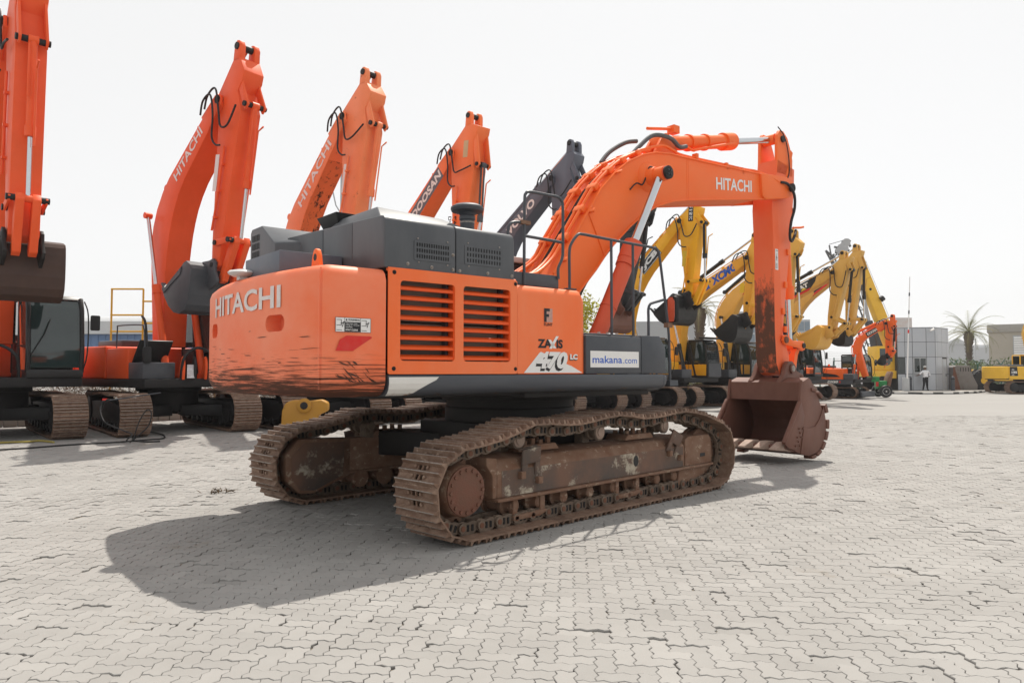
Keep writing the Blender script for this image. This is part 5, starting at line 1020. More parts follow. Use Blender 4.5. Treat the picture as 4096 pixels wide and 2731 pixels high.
def guard_house():
    P = [(29.4, 55.6), (31.95, 55.0), (33.95, 56.7), (33.9, 59.2), (29.6, 59.6)]; H = 4.90; z0 = .12
    root = empty('gate_house', (31.5, 57, z0), 0, 'small grey panel-clad gate house with dark window behind the standing guard', 'gate house')
    o = Vector((31.5, 57, z0)); L = lambda p: (p[0] - o.x, p[1] - o.y)
    c = MB(); c.prism([L(p) for p in P], 0, H - z0 - .06, 'z'); core = c.build('wall_core', m_joint, root)
    c = MB(); c.prism([(x * 1.01, y * 1.01) for x, y in [L(p) for p in P]], H - z0 - .06, H - z0, 'z'); c.build('parapet', m_clad, root)
    rows = [(0, 1.42), (1.42, 2.80), (2.80, 3.66), (3.66, 4.72)]; rows = [(0, .255), (.255, .525), (.525, .765), (.765, .985)]
    walls = [(P[0], P[1], [0, .20, .40, .765, 1.0]), (P[1], P[2], [0, .14, .48, .84, 1.0])]
    for wi, (a, b, cuts) in enumerate(walls):
        a, b = Vector((*L(a), 0)), Vector((*L(b), 0)); d = (b - a).normalized(); nrm = Vector((d.y, -d.x, 0)); W_ = (b - a).length; hh = H - z0
        for ri, (za, zb) in enumerate(rows):
            for ci in range(len(cuts) - 1):
                if wi == 0 and ri == 1 and ci in (0, 2): continue
                if wi == 1 and ri in (0, 1) and ci == 2: continue
                q = a + d * (cuts[ci] * W_ + .015); e = a + d * (cuts[ci + 1] * W_ - .015); c = MB()
                vs = [q + Vector((0, 0, za * hh + .015)), e + Vector((0, 0, za * hh + .015)), e + Vector((0, 0, zb * hh - .015)), q + Vector((0, 0, zb * hh - .015))]
                c.add(vs + [v + nrm * .03 for v in vs], [(4, 5, 6, 7), (0, 1, 5, 4), (1, 2, 6, 5), (2, 3, 7, 6), (3, 0, 4, 7)]); c.build('cladding_panel', m_clad, root, smooth=0)
        def pane(c0, c1, z_0, z_1, mat, nm, off=.012, par=root):
            q = a + d * (c0 * W_); e = a + d * (c1 * W_); vs = [q + Vector((0, 0, z_0)), e + Vector((0, 0, z_0)), e + Vector((0, 0, z_1)), q + Vector((0, 0, z_1))]; c = MB(); c.add([v + nrm * off for v in vs] + [v + nrm * (off - .03) for v in vs], [(0, 1, 2, 3), (4, 5, 1, 0), (5, 6, 2, 1), (6, 7, 3, 2), (7, 4, 0, 3)]); return c.build(nm, mat, par, smooth=0)
        if wi == 0:
            pane(.01, .19, .265 * hh, .515 * hh, m_winglass, 'window'); wn = pane(.41, .76, .26 * hh, .52 * hh, m_lgrey, 'window', .02)
            pane(.45, .585, .29 * hh, .505 * hh, m_winglass, 'pane', .026, wn); pane(.605, .745, .29 * hh, .505 * hh, m_winglass, 'pane', .026, wn)
            pane(.39, .78, .245 * hh, .258 * hh, m_lgrey, 'sill', .10, wn)
        else:
            dn = pane(.50, .82, .0, .50 * hh, m_lgrey, 'door', .02); pane(.56, .76, .06, .48 * hh, m_clad, 'door_leaf', .026, dn); pane(.73, .75, .22 * hh, .26 * hh, m_black, 'handle', .06, dn)
    t = empty('security_camera', (31.7, 54.9, 4.72), 0, 'white security camera bracketed at the top corner of the gate house', 'camera')
    c = MB(); c.cyl((.05, -.12, .0), (-.35, -.42, -.12), .07, n=12); c.build('housing', m_white, t); c = MB(); c.tube([(.1, .0, .1), (.05, -.05, .12), (0, -.15, .06)], .025, 6); c.build('arm', m_white, t)
guard_house()
isl = [(23.5, 54.2), (26.0, 51.5), (28.3, 50.4), (30.5, 50.6), (33.0, 52.4), (35.2, 54.6), (37.0, 57.3), (37.2, 63), (23.5, 63)]
c = MB(); c.prism(isl, -.02, .115, 'z'); tag(c.build('pavement', m_conc, smooth=0), kind='structure')
kerb = empty('striped_kerb', (28.3, 50.4, 0), 0, 'black and white striped kerb round the gate house pavement', 'kerb')
sp_ = [Vector((*p, 0)) for p in isl[:8]]; k = 0
for a, b in zip(sp_, sp_[1:]):
    n = max(1, round((b - a).length / .8)); d = (b - a) / n; w_ = Vector((d.y, -d.x, 0)).normalized() * .13
    for i in range(n):
        p, q = a + d * i, a + d * (i + 1); e = d.normalized() * .008; c = MB(); vs = [p + e, q - e, q - e + w_, p + e + w_]; vs = [v - Vector((28.3, 50.4, 0)) for v in vs]
        c.add([v for v in vs] + [v + Vector((0, 0, .125)) for v in vs], [(3, 2, 1, 0), (4, 5, 6, 7), (0, 1, 5, 4), (1, 2, 6, 5), (2, 3, 7, 6), (3, 0, 4, 7)]); c.build('kerb_block', m_kerbb if k % 2 else m_kerbw, kerb, bevel=.012, smooth=0); k += 1
for (x, y, lb) in ((29.78, 54.6, 'dark bollard left of the standing guard, against the gate house wall'), (32.5, 53.8, 'dark round-topped bollard standing free right of the gate house door')):
    b = empty('bollard', (x, y, .115), 0, lb, 'bollard', 'bollards by the gate house'); c = MB(); c.lathe([(.13, 0), (.13, .9), (.125, .98), (.09, 1.05), (.03, 1.08), (0, 1.08)], (0, 0, 0), n=18); c.build('post', m_grey2, b); c = MB(); c.lathe([(.134, .84), (.134, .90)], (0, 0, 0), n=18); c.build('band', m_black, b)
def guard():
    root = empty('person', (30.85, 54.45, .115), 0, 'person in white shirt, black trousers and pale cap leaning against the gate house', 'person')
    V = []; E = []; Rr = []
    def v(x, y, z, r): V.append((x, y, z)); Rr.append(r); return len(V) - 1
    def ch(s, *pts):
        for p in pts: n = v(*p); E.append((s, n)); s = n
        return s
    pel = v(0, 0, .98, .15); wst = ch(pel, (0, .0, 1.15, .14)); cst = ch(wst, (0, .02, 1.35, .165)); nk = ch(cst, (0, .02, 1.52, .075)); ch(nk, (-.01, .0, 1.60, .07), (-.02, -.02, 1.70, .10), (-.02, -.01, 1.79, .085))
    for s, knee, ank, toe in ((-1, (-.12, -.03, .53, .085), (-.20, -.02, .10, .055), (-.30, -.16, .04, .045)), (1, (.10, -.02, .53, .085), (.12, -.03, .10, .055), (.12, -.20, .04, .045))):
        ch(pel, (s * .10, 0, .88, .125), knee, ank, toe)
    sl = ch(cst, (-.20, .02, 1.43, .075)); wl = ch(sl, (-.42, .0, 1.22, .055), (-.60, -.06, 1.13, .035)); hl = ch(wl, (-.68, -.08, 1.12, .032))
    for q in range(4): ch(hl, (-.76, -.10 + .022 * q, 1.115 - .004 * q, .010), (-.80, -.10 + .022 * q, 1.10, .009))
    ch(wl, (-.63, -.11, 1.14, .012))
    sr = ch(cst, (.21, .02, 1.43, .075)); wr = ch(sr, (.40, .10, 1.20, .055), (.22, -.06, 1.05, .035)); hr = ch(wr, (.17, -.10, 1.03, .032))
    for q in range(4): ch(hr, (.12, -.12 - .012 * q, 1.03 - .015 * q, .010), (.09, -.12 - .012 * q, 1.01 - .015 * q, .009))
    ch(wr, (.20, -.12, 1.07, .012))
    me = bpy.data.meshes.new('body'); me.from_pydata(V, E, []); o = bpy.data.objects.new('body', me); COL.objects.link(o)
    md = o.modifiers.new('s', 'SKIN'); sv = me.skin_vertices[0].data
    for i, r in enumerate(Rr): sv[i].radius = (r, r * .85 if i < 4 else r)
    sv[0].use_root = True
    o.modifiers.new('d', 'SUBSURF').levels = 2
    bpy.context.view_layer.update(); m2 = bpy.data.meshes.new_from_object(o.evaluated_get(bpy.context.evaluated_depsgraph_get())); bpy.data.objects.remove(o)
    sh = pm('white shirt', (.75, .75, .77), (.7, .7, .72), .8); tr = pm('black trousers', (.015, .015, .018), (.02, .02, .022), .8); sk = pm('brown skin', (.10, .05, .03), (.12, .06, .04), .5); so_ = m_black
    for q in (sh, tr, sk, so_): m2.materials.append(q)
    for p in m2.polygons:
        x, y, z = p.center
        p.material_index = 3 if z < .11 else 1 if z < 1.0 and abs(x) < .33 and not (z > .96 and x > .15 and y < -.05) else 2 if z > 1.54 or (x < -.44 and z < 1.25) or (z < 1.13 and x > .14 and y < -.03) else 0
    m2.shade_smooth(); b = bpy.data.objects.new('body', m2); COL.objects.link(b); b.parent = root
    c = MB(); c.lathe([(.105, 1.72), (.112, 1.76), (.10, 1.83), (.05, 1.87), (0, 1.875)], (-.02, 0, 0), n=16); c.prism([(-.09, -.08), (.05, -.08), (.03, -.20), (-.08, -.20)], 1.72, 1.735, 'z'); c.build('cap', m_kerbw, root)
    c = MB(); c.cyl((-.035, -.115, 1.68), (-.035, -.145, 1.665), .018, .012, n=8); c.build('nose', sk, root)
    c = MB(); c.box(-.12, .10, -.005, .01, 1.0, 1.03) if False else c.lathe([(.155, .985), (.155, 1.02)], (0, 0, 0), n=16); c.build('belt', m_black, root)
guard()
# barrier arm, bill board
b = empty('barrier', (28.6, 53.0, .115), 0, 'raised white barrier arm leaning beside the gate house', 'barrier')
c = MB(); c.box(-.2, .2, -.15, .15, 0, 1.0); c.build('barrier_post', m_lgrey, b, bevel=.02); c = MB(); c.cyl((.0, -.2, .9), (-.3 + .65, -.2, 8.3), .05, .03, n=8); ba = c.build('barrier_arm', m_white, b)
for z in (4.2, 5.6, 6.9): c = MB(); t = (z - .9) / 7.4; c.cyl((.35 * t, -.2, z), (.35 * t + .012, -.2, z + .25), .052, n=8); c.build('red_band', m_red if z < 5 else m_grey2, ba)
b = empty('bill_board', (px2w(3618, d=80), 80, 0), 0, 'pale printed bill board rising behind the gate house roof', 'sign')
c = MB(); c.box(-.9, .9, 0, .12, 6.3, 7.45); c.build('board', pm('sun faded print', (.62, .60, .60), (.55, .40, .34), .7, ns=1.2, st=(1, 1, 2)), b); c = MB(); c.cyl((0, .06, 0), (0, .06, 6.3), .12, n=10); c.build('pole', m_lgrey, b)
# ---- vegetation
m_leafg = pm('hedge leaf', (.085, .13, .035), (.13, .17, .05), .7, ns=3, rand=.1); m_leafy = pm('yellow green leaf', (.44, .42, .02), (.30, .34, .02), .6, ns=4); m_palm = pm('dry palm frond', (.20, .18, .075), (.26, .22, .11), .7, ns=5); m_palmg = pm('green palm frond', (.16, .17, .06), (.22, .20, .09), .6, ns=5)
m_bark = pm('palm bark', (.13, .10, .075), (.07, .055, .04), .9, ns=10, bump=.3, bs=20); m_dry = pm('dry brush', (.10, .072, .045), (.15, .11, .068), .9, ns=6); m_dryg = pm('olive brush', (.11, .11, .035), (.16, .15, .05), .85, ns=6)
def leaves(name, pts, size, mat, parent, seed=1, aspect=.6):
    rng = np.random.RandomState(seed); n = len(pts); d = rng.normal(size=(n, 3)); d /= np.linalg.norm(d, axis=1)[:, None]; e = np.cross(d, rng.normal(size=(n, 3))); e /= np.linalg.norm(e, axis=1)[:, None]
    s = (size * (.6 + .8 * rng.rand(n)))[:, None]; P = np.array(pts)
    V = np.stack([P - d * s, P + e * s * aspect * .5, P + d * s, P - e * s * aspect * .5], 1).reshape(-1, 3)
    me = bpy.data.meshes.new(name); me.from_pydata(V.tolist(), [], [(4 * i, 4 * i + 1, 4 * i + 2, 4 * i + 3) for i in range(n)]); me.materials.append(mat); o = bpy.data.objects.new(name, me); COL.objects.link(o); o.parent = parent; return o
def clumps(n, c, rad, k, seed):
    rng = np.random.RandomState(seed); out = []
    cs = [(np.array(c) + np.array(rad) * (lambda q: q / np.linalg.norm(q) * rng.rand() ** .45)(rng.normal(size=3))) for _ in range(k)]
    for q in cs: out += list(q + rng.normal(size=(n // k, 3)) * np.array(rad) * .17)
    return out
t = empty('broadleaf_tree', (3.3, 38.5, 0), 0, 'yellow-green leafy tree behind the boom cylinder', 'tree')
c = MB(); c.tube([(0, 0, 0), (.05, .05, 1.5), (-.05, 0, 3.0), (.1, 0, 4.6)], [.14, .12, .09, .04], 8); 
for q in range(7): a = q * 2.4; c.tube([(0, 0, 2.2 + q * .3), (.5 * math.cos(a), .5 * math.sin(a), 3.0 + q * .3), (1.0 * math.cos(a), 1.0 * math.sin(a), 3.5 + q * .28)], [.05, .035, .012], 6)
c.build('trunk', m_bark, t); leaves('crown', clumps(3600, (0, 0, 4.2), (1.35, 1.35, 1.6), 60, 4), .085, m_leafy, t, 2, .9)
def palm(x, y, hz, tr_, fl, nf, label, mat, seed, droop=1.0):
    rng = random.Random(seed); t = empty('palm_tree', (x, y, 0), 0, label, 'palm tree'); c = MB()
    c.lathe([(tr_ * 1.15, 0), (tr_ * .9, .4), (tr_ * .8, hz * .5), (tr_ * .95, hz * .75), (tr_ * 1.5, hz * .9), (tr_ * 1.2, hz)], (0, 0, 0), n=14)
    for k in range(90):
        a = k * 2.399; z = hz * (.15 + .85 * k / 90); rr = tr_ * (.85 + .55 * max(0, (z / hz - .6)) / .4); p = Vector((rr * math.cos(a), rr * math.sin(a), z)); c.tube([p, p + Vector((math.cos(a) * .10, math.sin(a) * .10, .16))], [.055, .02], 5)
    c.build('trunk', m_bark, t)
    for k in range(nf):
        a = k * 2.399 + rng.random() * .5; el = 1.35 - 1.75 * (k / nf) ** .8 + rng.uniform(-.1, .1); L = fl * rng.uniform(.85, 1.1); d = Vector((math.cos(a), math.sin(a), 0)); pts = []; p = Vector((0, 0, hz)); e = el; n = 12
        for i in range(n + 1): pts.append(p.copy()); p = p + (d * math.cos(e) + Vector((0, 0, 1)) * math.sin(e)) * (L / n); e -= droop * (.05 + .012 * i) * (1.1 if el < 1.0 else .7)
        c = MB(); c.tube(pts, [.025, .015, .008], 4)
        side = d.cross(Vector((0, 0, 1))).normalized(); sp = spline(pts, 3)
        for i, q in enumerate(sp[4:]):
            f = i / len(sp); ll = fl * .20 * (1 - .7 * f) * rng.uniform(.7, 1.1); tg = (sp[min(i + 5, len(sp) - 1)] - sp[i + 3]).normalized()
            for sg in (-1, 1):
                tip = q + (side * sg * .75 + tg * .65 + Vector((0, 0, -.25 * droop))) * ll; b1 = q + tg * .03; c.add([q, b1, tip], [(0, 1, 2)])
        c.build('frond', mat if k % 3 or el > .6 else m_palm, t, smooth=0, fix=False)
palm(px2w(3877, d=75), 75, 5.6, .32, 3.5, 36, 'date palm standing right of the gate house', m_palmg, 3)
palm(px2w(2800, d=50), 50, 5.9, .30, 2.4, 24, 'dry palm half hidden behind the black bucket and amber boom', m_palm, 8, 1.2)
def hedge(name, p0, p1, w_, h, n, mat, label, cat, size, seed, base=0.0):
    rng = np.random.RandomState(seed); p0, p1 = np.array(p0), np.array(p1); t = rng.rand(n); bump = .75 + .25 * np.sin(t * 37 + seed) * np.sin(t * 91); z = base + (h * bump - base) * rng.rand(n) ** .7
    P = p0[None] + (p1 - p0)[None] * t[:, None] + rng.normal(size=(n, 2)) * w_ * .4; o = leaves(name, np.concatenate([P, z[:, None]], 1), size, mat, None, seed, .5 if name != 'brush' else .10); return tag(o, label, cat, None, 'stuff')
hedge('green_hedge', (40, 68), (60, 72), 1.6, 2.9, 9000, m_leafg, 'green hedge behind the fence right of the gate house', 'hedge', .20, 5)
hedge('brush', (-19, 18.5), (-2.5, 31.8), .9, 1.45, 26000, m_dry, 'dry brown brush behind the parked row at left', 'brush', .16, 6)
hedge('shrubs', (0, 33.7), (17, 47), .9, 1.2, 6000, m_dryg, 'olive green scrub behind the parked row at right', 'shrubs', .12, 7)
# raised kerb behind the row
kb = empty('planter_kerb', (-17.5, 17.6, 0), 0, 'long pale concrete kerb behind the parked row', 'kerb')
n = 60; a = Vector((-17.5, 17.6, 0)); e = Vector((-2.2, 30.4, 0)); d = (e - a) / n; src = None
for i in range(n):
    if src is None: c = MB(); c.box(.01, d.length - .01, -.1, .1, 0, .28); src = c.build('kerb_stone', m_conc, kb, bevel=.015, smooth=0); o = src
    else: o = inst(src, kb)
    o.location = d * i; o.rotation_euler = (0, 0, math.atan2(d.y, d.x))
# ---- fences
m_fence = pm('galvanised wire', (.22, .23, .23), (.28, .28, .28), .5); m_fgreen = pm('green fence post', (.02, .10, .07), (.03, .12, .08), .5)
def fence(p0, p1, n, h, label, arm=True, post=m_fgreen):
    p0, p1 = Vector((*p0, 0)), Vector((*p1, 0)); t = empty('wire_fence', p0, 0, label, 'fence'); d = (p1 - p0)
    for i in range(n + 1):
        q = d * (i / n); c = MB(); c.cyl(q, q + Vector((0, 0, h)), .045, n=8)
        if arm:
            for s in (-1, 1): c.tube([q + Vector((0, 0, h)), q + Vector((0, 0, h)) + d.normalized() * s * .42 + Vector((0, 0, .45))], .03, 6)
        c.build('fence_post', post, t)
    c = MB(); u = d.normalized(); L = d.length; st = .14
    for s in (-1, 1):
        x = -h
        while x < L:
            a0, a1 = (max(0, x), min(L, x + h)); z0, z1 = (a0 - x, a1 - x)
            if s < 0: z0, z1 = h - z0, h - z1
            p, q = u * a0 + Vector((0, 0, z0)), u * a1 + Vector((0, 0, z1)); w_ = Vector((0, 0, .007)); c.add([p - w_, q - w_, q + w_, p + w_], [(0, 1, 2, 3)]); x += st
    tag(c.build('wire_mesh', m_fence, t, smooth=0, fix=False), kind='stuff')
    for k in range(3): c = MB(); z = h + .12 + .14 * k; c.cyl(Vector((0, 0, z)), d + Vector((0, 0, z)), .008, n=4); c.build('top_wire', m_fence, t)
fence((37.0, 64.5), (56, 68), 8, 2.15, 'wire fence with forked post tops right of the gate house')
fence((18, 50.5), (28, 58.5), 6, 2.6, 'green-posted wire mesh fence behind the small orange excavator', False)
# ---- far buildings
def block(name, px0, px1, d, ztop, mat, label, depth=12, turn=0, cat='building'):
    x0, x1 = px2w(px0, d=d), px2w(px1, d=d); t = empty(name, ((x0 + x1) / 2, d, 0), -math.atan2((x0 + x1) / 2, d) * (1 if x0 > 0 else 0), label, cat); w_ = (x1 - x0) / 2; c = MB(); c.box(-w_, w_, 0, depth, 0, ztop); c.build('wall', mat, t, smooth=0); return t, w_
t, w_ = block('pump_building', 3978, 4200, 82, 6.0, m_beige, 'beige flat-roofed building with white louvres at the right edge'); c = MB(); c.box(-w_ - .15, w_ + .15, -.2, 12.2, 6.0, 6.9); c.build('parapet', m_conc, t, bevel=.03)
for (xa, xb) in ((-w_ + 2.3, -w_ + 4.4), (-w_ + 4.5, -w_ + 6.6)):
    c = MB(); c.box(xa, xb, -.06, .0, .8, 5.6); f = c.build('louvre_window', m_lgrey, t)
    for k in range(18): c = MB(); z = .9 + k * .255; c.prism([(-.10, z), (-.13, z + .02), (-.07, z + .2), (-.05, z + .2)], xa + .08, xb - .08, 'x'); c.build('louvre', m_white, f, smooth=0)
t, w_ = block('warehouse', 3790, 3866, 190, 8.6, m_wall, 'pale gabled warehouse far behind the palm', 20); c = MB(); c.prism([(-w_ - .5, 8.62), (w_ + .5, 8.62), (0, 10.3)], -.3, 20, 'y'); c.build('roof', m_roofw, t)
t, w_ = block('warehouse', 3860, 3990, 230, 9.0, m_wall, 'long low pale shed far behind the hedge, right of the palm', 20); c = MB(); c.cyl((-w_, 8, 8.6), (w_, 8, 8.6), 2.2, n=20); c.build('roof', m_roofw, t)
t, w_ = block('warehouse', -500, 1250, 80, 5.6, m_blueclad, 'long blue-walled warehouse with pale roof behind the leftmost excavators', 25)
c = MB(); c.prism([(-.8, 5.62), (-.8, 7.0), (-.3, 7.4), (1.2, 7.6), (24, 8.2), (24, 5.62)], -w_ - .3, w_ + .3, 'x'); c.build('roof', m_roofw, t)
for k in range(60): c = MB(); x = -w_ + .4 + k * (2 * w_ - .8) / 59; c.box(x - .06, x + .06, -.07, -.001, .1, 5.58); c.build('wall_rib', m_blueclad, t, smooth=0)
t, w_ = block('warehouse', 2500, 2800, 85, 7.4, m_wall, 'grey ribbed shed behind the mirror of the front excavator', 20)
for k in range(40): c = MB(); x = -w_ + .15 + k * (2 * w_ - .3) / 39; c.box(x - .035, x + .035, -.06, -.001, .1, 7.35); c.build('wall_rib', m_wall, t, smooth=0)
m_glassb = pm('blue office glass', (.16, .20, .24), (.22, .27, .31), .25, ns=.2); m_redp = pm('red brown panel', (.42, .13, .08), (.38, .12, .07), .6)
def office(px0, px1, d, zt0, label, red):
    t, w_ = block('office_building', px0, px1, d, zt0, m_wall, label, 25); nx_ = max(3, int(2 * w_ / 2.2)); nz = int(zt0 / 2.4)
    for i in range(nx_):
        for j in range(nz):
            if red and j < nz - 2 and i > 0: continue
            c = MB(); x = -w_ + 2 * w_ * (i + .08) / nx_; x2 = -w_ + 2 * w_ * (i + .92) / nx_; z = .4 + (zt0 - .6) * (j + .08) / nz; z2 = .4 + (zt0 - .6) * (j + .9) / nz; c.box(x, x2, -.12, -.02, z, z2); c.build('window', m_glassb, t, smooth=0)
    if red:
        c = MB(); c.box(-w_ + 2 * w_ / nx_, w_, -.15, -.01, .3, zt0 - 2 * zt0 / nz - .3); rp = c.build('red_panel', m_redp, t); lettering('P', lambda u, v: Vector((-w_ * .1 + w_ * .7 * u, -.16, zt0 * .28 + zt0 * .3 * v)), m_yeldec, rp, 0)
office(3175, 3240, 150, 12.2, 'glass office block with red panel behind the yellow buckets', True)
office(2870, 3020, 170, 15.5, 'pale glass office block behind the black bucket and ochre boom', False)
mast = empty('light_mast', (px2w(1362, d=60), 60, 0), 0, 'thin grey light mast behind the sun-bleached arm', 'mast'); c = MB(); c.cyl((0, 0, 0), (0, 0, 17.8), .22, .14, n=10); c.tube([(0, 0, 14.5), (-.5, 0, 15.3), (-.75, 0, 16.4)], .06, 6); c.build('pole', m_lgrey, mast); c = MB(); c.box(-.45, .45, -.15, .15, 17.8, 18.1); c.build('lamp_head', m_lgrey, mast)
sp2 = empty('light_pole', (px2w(3903, d=120), 120, 0), 0, 'distant slim lamp pole right of the palm trunk', 'lamp pole'); c = MB(); c.cyl((0, 0, 0), (0, 0, 6.8), .12, .08, n=8); c.build('pole', m_lgrey, sp2); c = MB(); c.box(-.5, .1, -.1, .1, 6.75, 6.9); c.build('lamp_head', m_lgrey, sp2)
# ------------------------------------------------------------------ cranes, sweeper, loader, right-hand excavator, small things
def yellow_crane():
    d = 57.; t = empty('mobile_crane', (px2w(3560, d=d), d, 0), 0, 'yellow mobile crane with raised box boom behind the small orange excavator', 'crane'); ox = px2w(3560, d=d)
    W = lambda px, py: Vector((px2w(px, d=d) - ox, 0, zpx(py, d)))
    def beam(a, b, w0, w1, nm, mt, y=0, th=.4):
        c = MB(); dd = (b - a).normalized(); m_ = Vector((-dd.z, 0, dd.x)); vs = []
        for yy in (y - th, y + th): vs += [a + m_ * w0 + Vector((0, yy, 0)), b + m_ * w1 + Vector((0, yy, 0)), b - m_ * w1 + Vector((0, yy, 0)), a - m_ * w0 + Vector((0, yy, 0))]
        c.add(vs, [(0, 1, 2, 3), (7, 6, 5, 4), (0, 4, 5, 1), (1, 5, 6, 2), (2, 6, 7, 3), (3, 7, 4, 0)]); return c.build(nm, mt, t, bevel=.03)
    bo = beam(W(3572, 1400), W(3452, 1080), .42, .36, 'boom', P_KO); beam(W(3470, 1130), W(3430, 1010), .28, .26, 'boom_section', P_KO, 0, .33)
    ram(t, W(3505, 1425), W(3452, 1150), .26, .14, .5, m_rodgrey, m_lgrey, 'lift_cylinder', 1.1, 14)
    c = MB(); p = W(3502, 1195); c.cyl(p - Vector((-.25, .5, .1)), p + Vector((.45, -.5, .05)), .22, n=12); c.build('flood_lamp', m_black, bo)
    c = MB(); p = W(3477, 1158); c.cyl(p - Vector((0, .42, 0)), p + Vector((0, .42, 0)), .10, n=12); c.build('pivot', m_black, bo)
    c = MB(); c.box(-1.9, 3.2, -1.2, 1.2, 1.0, 1.6); c.build('carrier', P_KO, t, bevel=.05)
    c = MB(); c.box(-1.5, -.1, -1.0, .6, 1.6, 3.5); cb = c.build('cab', P_KO, t, bevel=.08); c = MB(); c.box(-1.3, -.35, -1.02, -.99, 2.3, 3.3); c.build('window', m_glass, cb)
    for x in (-1.2, .9, 2.4):
        for y in (-1.1, 1.1): c = MB(); c.lathe([(.3, -.2), (.55, -.19), (.6, -.1), (.6, .1), (.55, .19), (.3, .2)], (x, y, .6), (0, 1, 0), 18); c.build('wheel', m_rubber, t)
    for q in (3452, 3470): c = MB(); c.cyl(W(q, 1040), W(q + 150, 1420), .012, n=4); c.build('cable', m_black, t)
yellow_crane()
def lattice_crane():
    d = 66.; ox = px2w(3500, d=d); t = empty('lattice_crane', (ox, d, 0), 0, 'dark grey lattice crane boom with pulley head above the yellow arms', 'crane'); W = lambda px, py: Vector((px2w(px, d=d) - ox, 0, zpx(py, d)))
    a, b = W(3505, 1440), W(3350, 1010); dd = (b - a).normalized(); m_ = Vector((-dd.z, 0, dd.x)); L = (b - a).length; m_lat = pm('lattice steel', (.12, .125, .13), (.16, .165, .17), .5)
    hw = .45; N = 16; corners = [(s, y) for s in (-hw, hw) for y in (-hw, hw)]
    for s, y in corners: c = MB(); c.cyl(a + m_ * s + Vector((0, y, 0)), b + m_ * s + Vector((0, y, 0)), .075, n=6); c.build('chord', m_lat, t)
    c = MB()
    for i in range(N):
        for s in (-hw, hw):
            f0, f1 = i / N, (i + 1) / N; y0, y1 = (-hw, hw) if i % 2 else (hw, -hw); c.cyl(a.lerp(b, f0) + m_ * s + Vector((0, y0, 0)), a.lerp(b, f1) + m_ * s + Vector((0, y1, 0)), .04, n=5); c.cyl(a.lerp(b, f0) + m_ * (s if i % 2 else -s) + Vector((0, s, 0)), a.lerp(b, f1) + m_ * (-s if i % 2 else s) + Vector((0, s, 0)), .04, n=5)
    tag(c.build('lacing', m_lat, t), kind='stuff')
    h = W(3372, 985); 
    for px, py, r in ((3375, 985, .34), (3392, 968, .38), (3362, 1000, .3), (3385, 992, .36)): p = W(px, py); c = MB(); c.lathe([(r * .4, -.12), (r, -.11), (r * .88, -.03), (r * .88, .03), (r, .11), (r * .4, .12)], p, (0, 1, 0), 18); c.build('pulley', m_lgrey, t)
    for (p, q, r) in (((3350, 1010), (3400, 960), .12), ((3400, 960), (3410, 985), .1), ((3310, 1000), (3345, 1030), .1), ((3325, 978), (3335, 1040), .07), ((3310, 1000), (3335, 1050), .08), ((3325, 975), (3395, 955), .03), ((3400, 952), (3412, 962), .05), ((3345, 985), (3405, 1000), .1), ((3330, 1040), (3350, 1060), .16)): c = MB(); c.cyl(W(*p), W(*q), r, n=6); c.build('head_strut', m_lat, t)
    c = MB(); c.box(-3, 3, -1.5, 1.5, .8, 1.6); c.build('carrier', m_grey2, t, bevel=.05)
    for x in (-2.2, 0, 2.2): c = MB(); c.lathe([(.3, -.2), (.55, -.19), (.6, -.1), (.6, .1), (.55, .19), (.3, .2)], (x, -1.4, .6), (0, 1, 0), 18); c.build('wheel', m_rubber, t)
lattice_crane()
def sweeper():
    t = empty('sweeper', (21.4, 43.9, 0), R(-6), 'green yard sweeper with one white-rimmed wheel, left of the gate house', 'sweeper')
    c = MB(); c.box(-1.0, .62, -.16, .16, .92, 1.24); bm = c.build('main_beam', P_GREEN, t, bevel=.02); lettering('SWEEPMASTER', lambda u, v: Vector((-.98 + 1.05 * u, -.165, 1.06 + .10 * v)), m_blackd, bm, .02, .2); lettering('300', lambda u, v: Vector((.12 + .28 * u, -.165, 1.06 + .10 * v)), m_blackd, bm, .0, 0); c = MB(); c.box(.0, .12, -.166, -.161, .93, 1.03); c.build('label', m_yeldec, bm)
    c = MB(); c.box(.55, 1.05, -.2, .5, .5, .98); c.build('engine_block', P_GREEN, t, bevel=.04)
    c = MB(); c.prism([(.95, .45), (1.15, .40), (1.40, 1.50), (1.28, 1.56), (1.12, 1.2)], -.25, .45); c.build('rear_guard', m_trackf, t, bevel=.03)
    for y in (-.45, .75):
        c = MB(); c.lathe([(.20, -.10), (.34, -.10), (.365, -.05), (.365, .05), (.34, .10), (.20, .10)], (.85, y, .365), (0, 1, 0), 22); w_ = c.build('wheel', m_rubber, t); c = MB(); c.lathe([(.05, -.10), (.19, -.095), (.215, -.105), (.215, -.04)], (.85, y, .365), (0, 1, 0), 18); c.build('rim', m_white, w_)
    c = MB(); c.prism([(-1.25, .25), (-.35, .25), (-.5, .45), (-.8, .62), (-1.05, .60)], -.55, .55); c.build('brush_hood', P_GREEN, t, bevel=.03); c = MB(); c.cyl((-.8, -.8, .28), (-.8, .8, .28), .26, n=18); c.build('brush', m_rubber, t)
    c = MB(); c.cyl((.45, 0, 1.24), (.45, 0, 1.42), .05, n=10); c.build('beacon', m_yeldec, t); c = MB(); c.box(.40, .62, -.17, -.16, .65, .92); c.build('red_label', m_red, t)
sweeper()
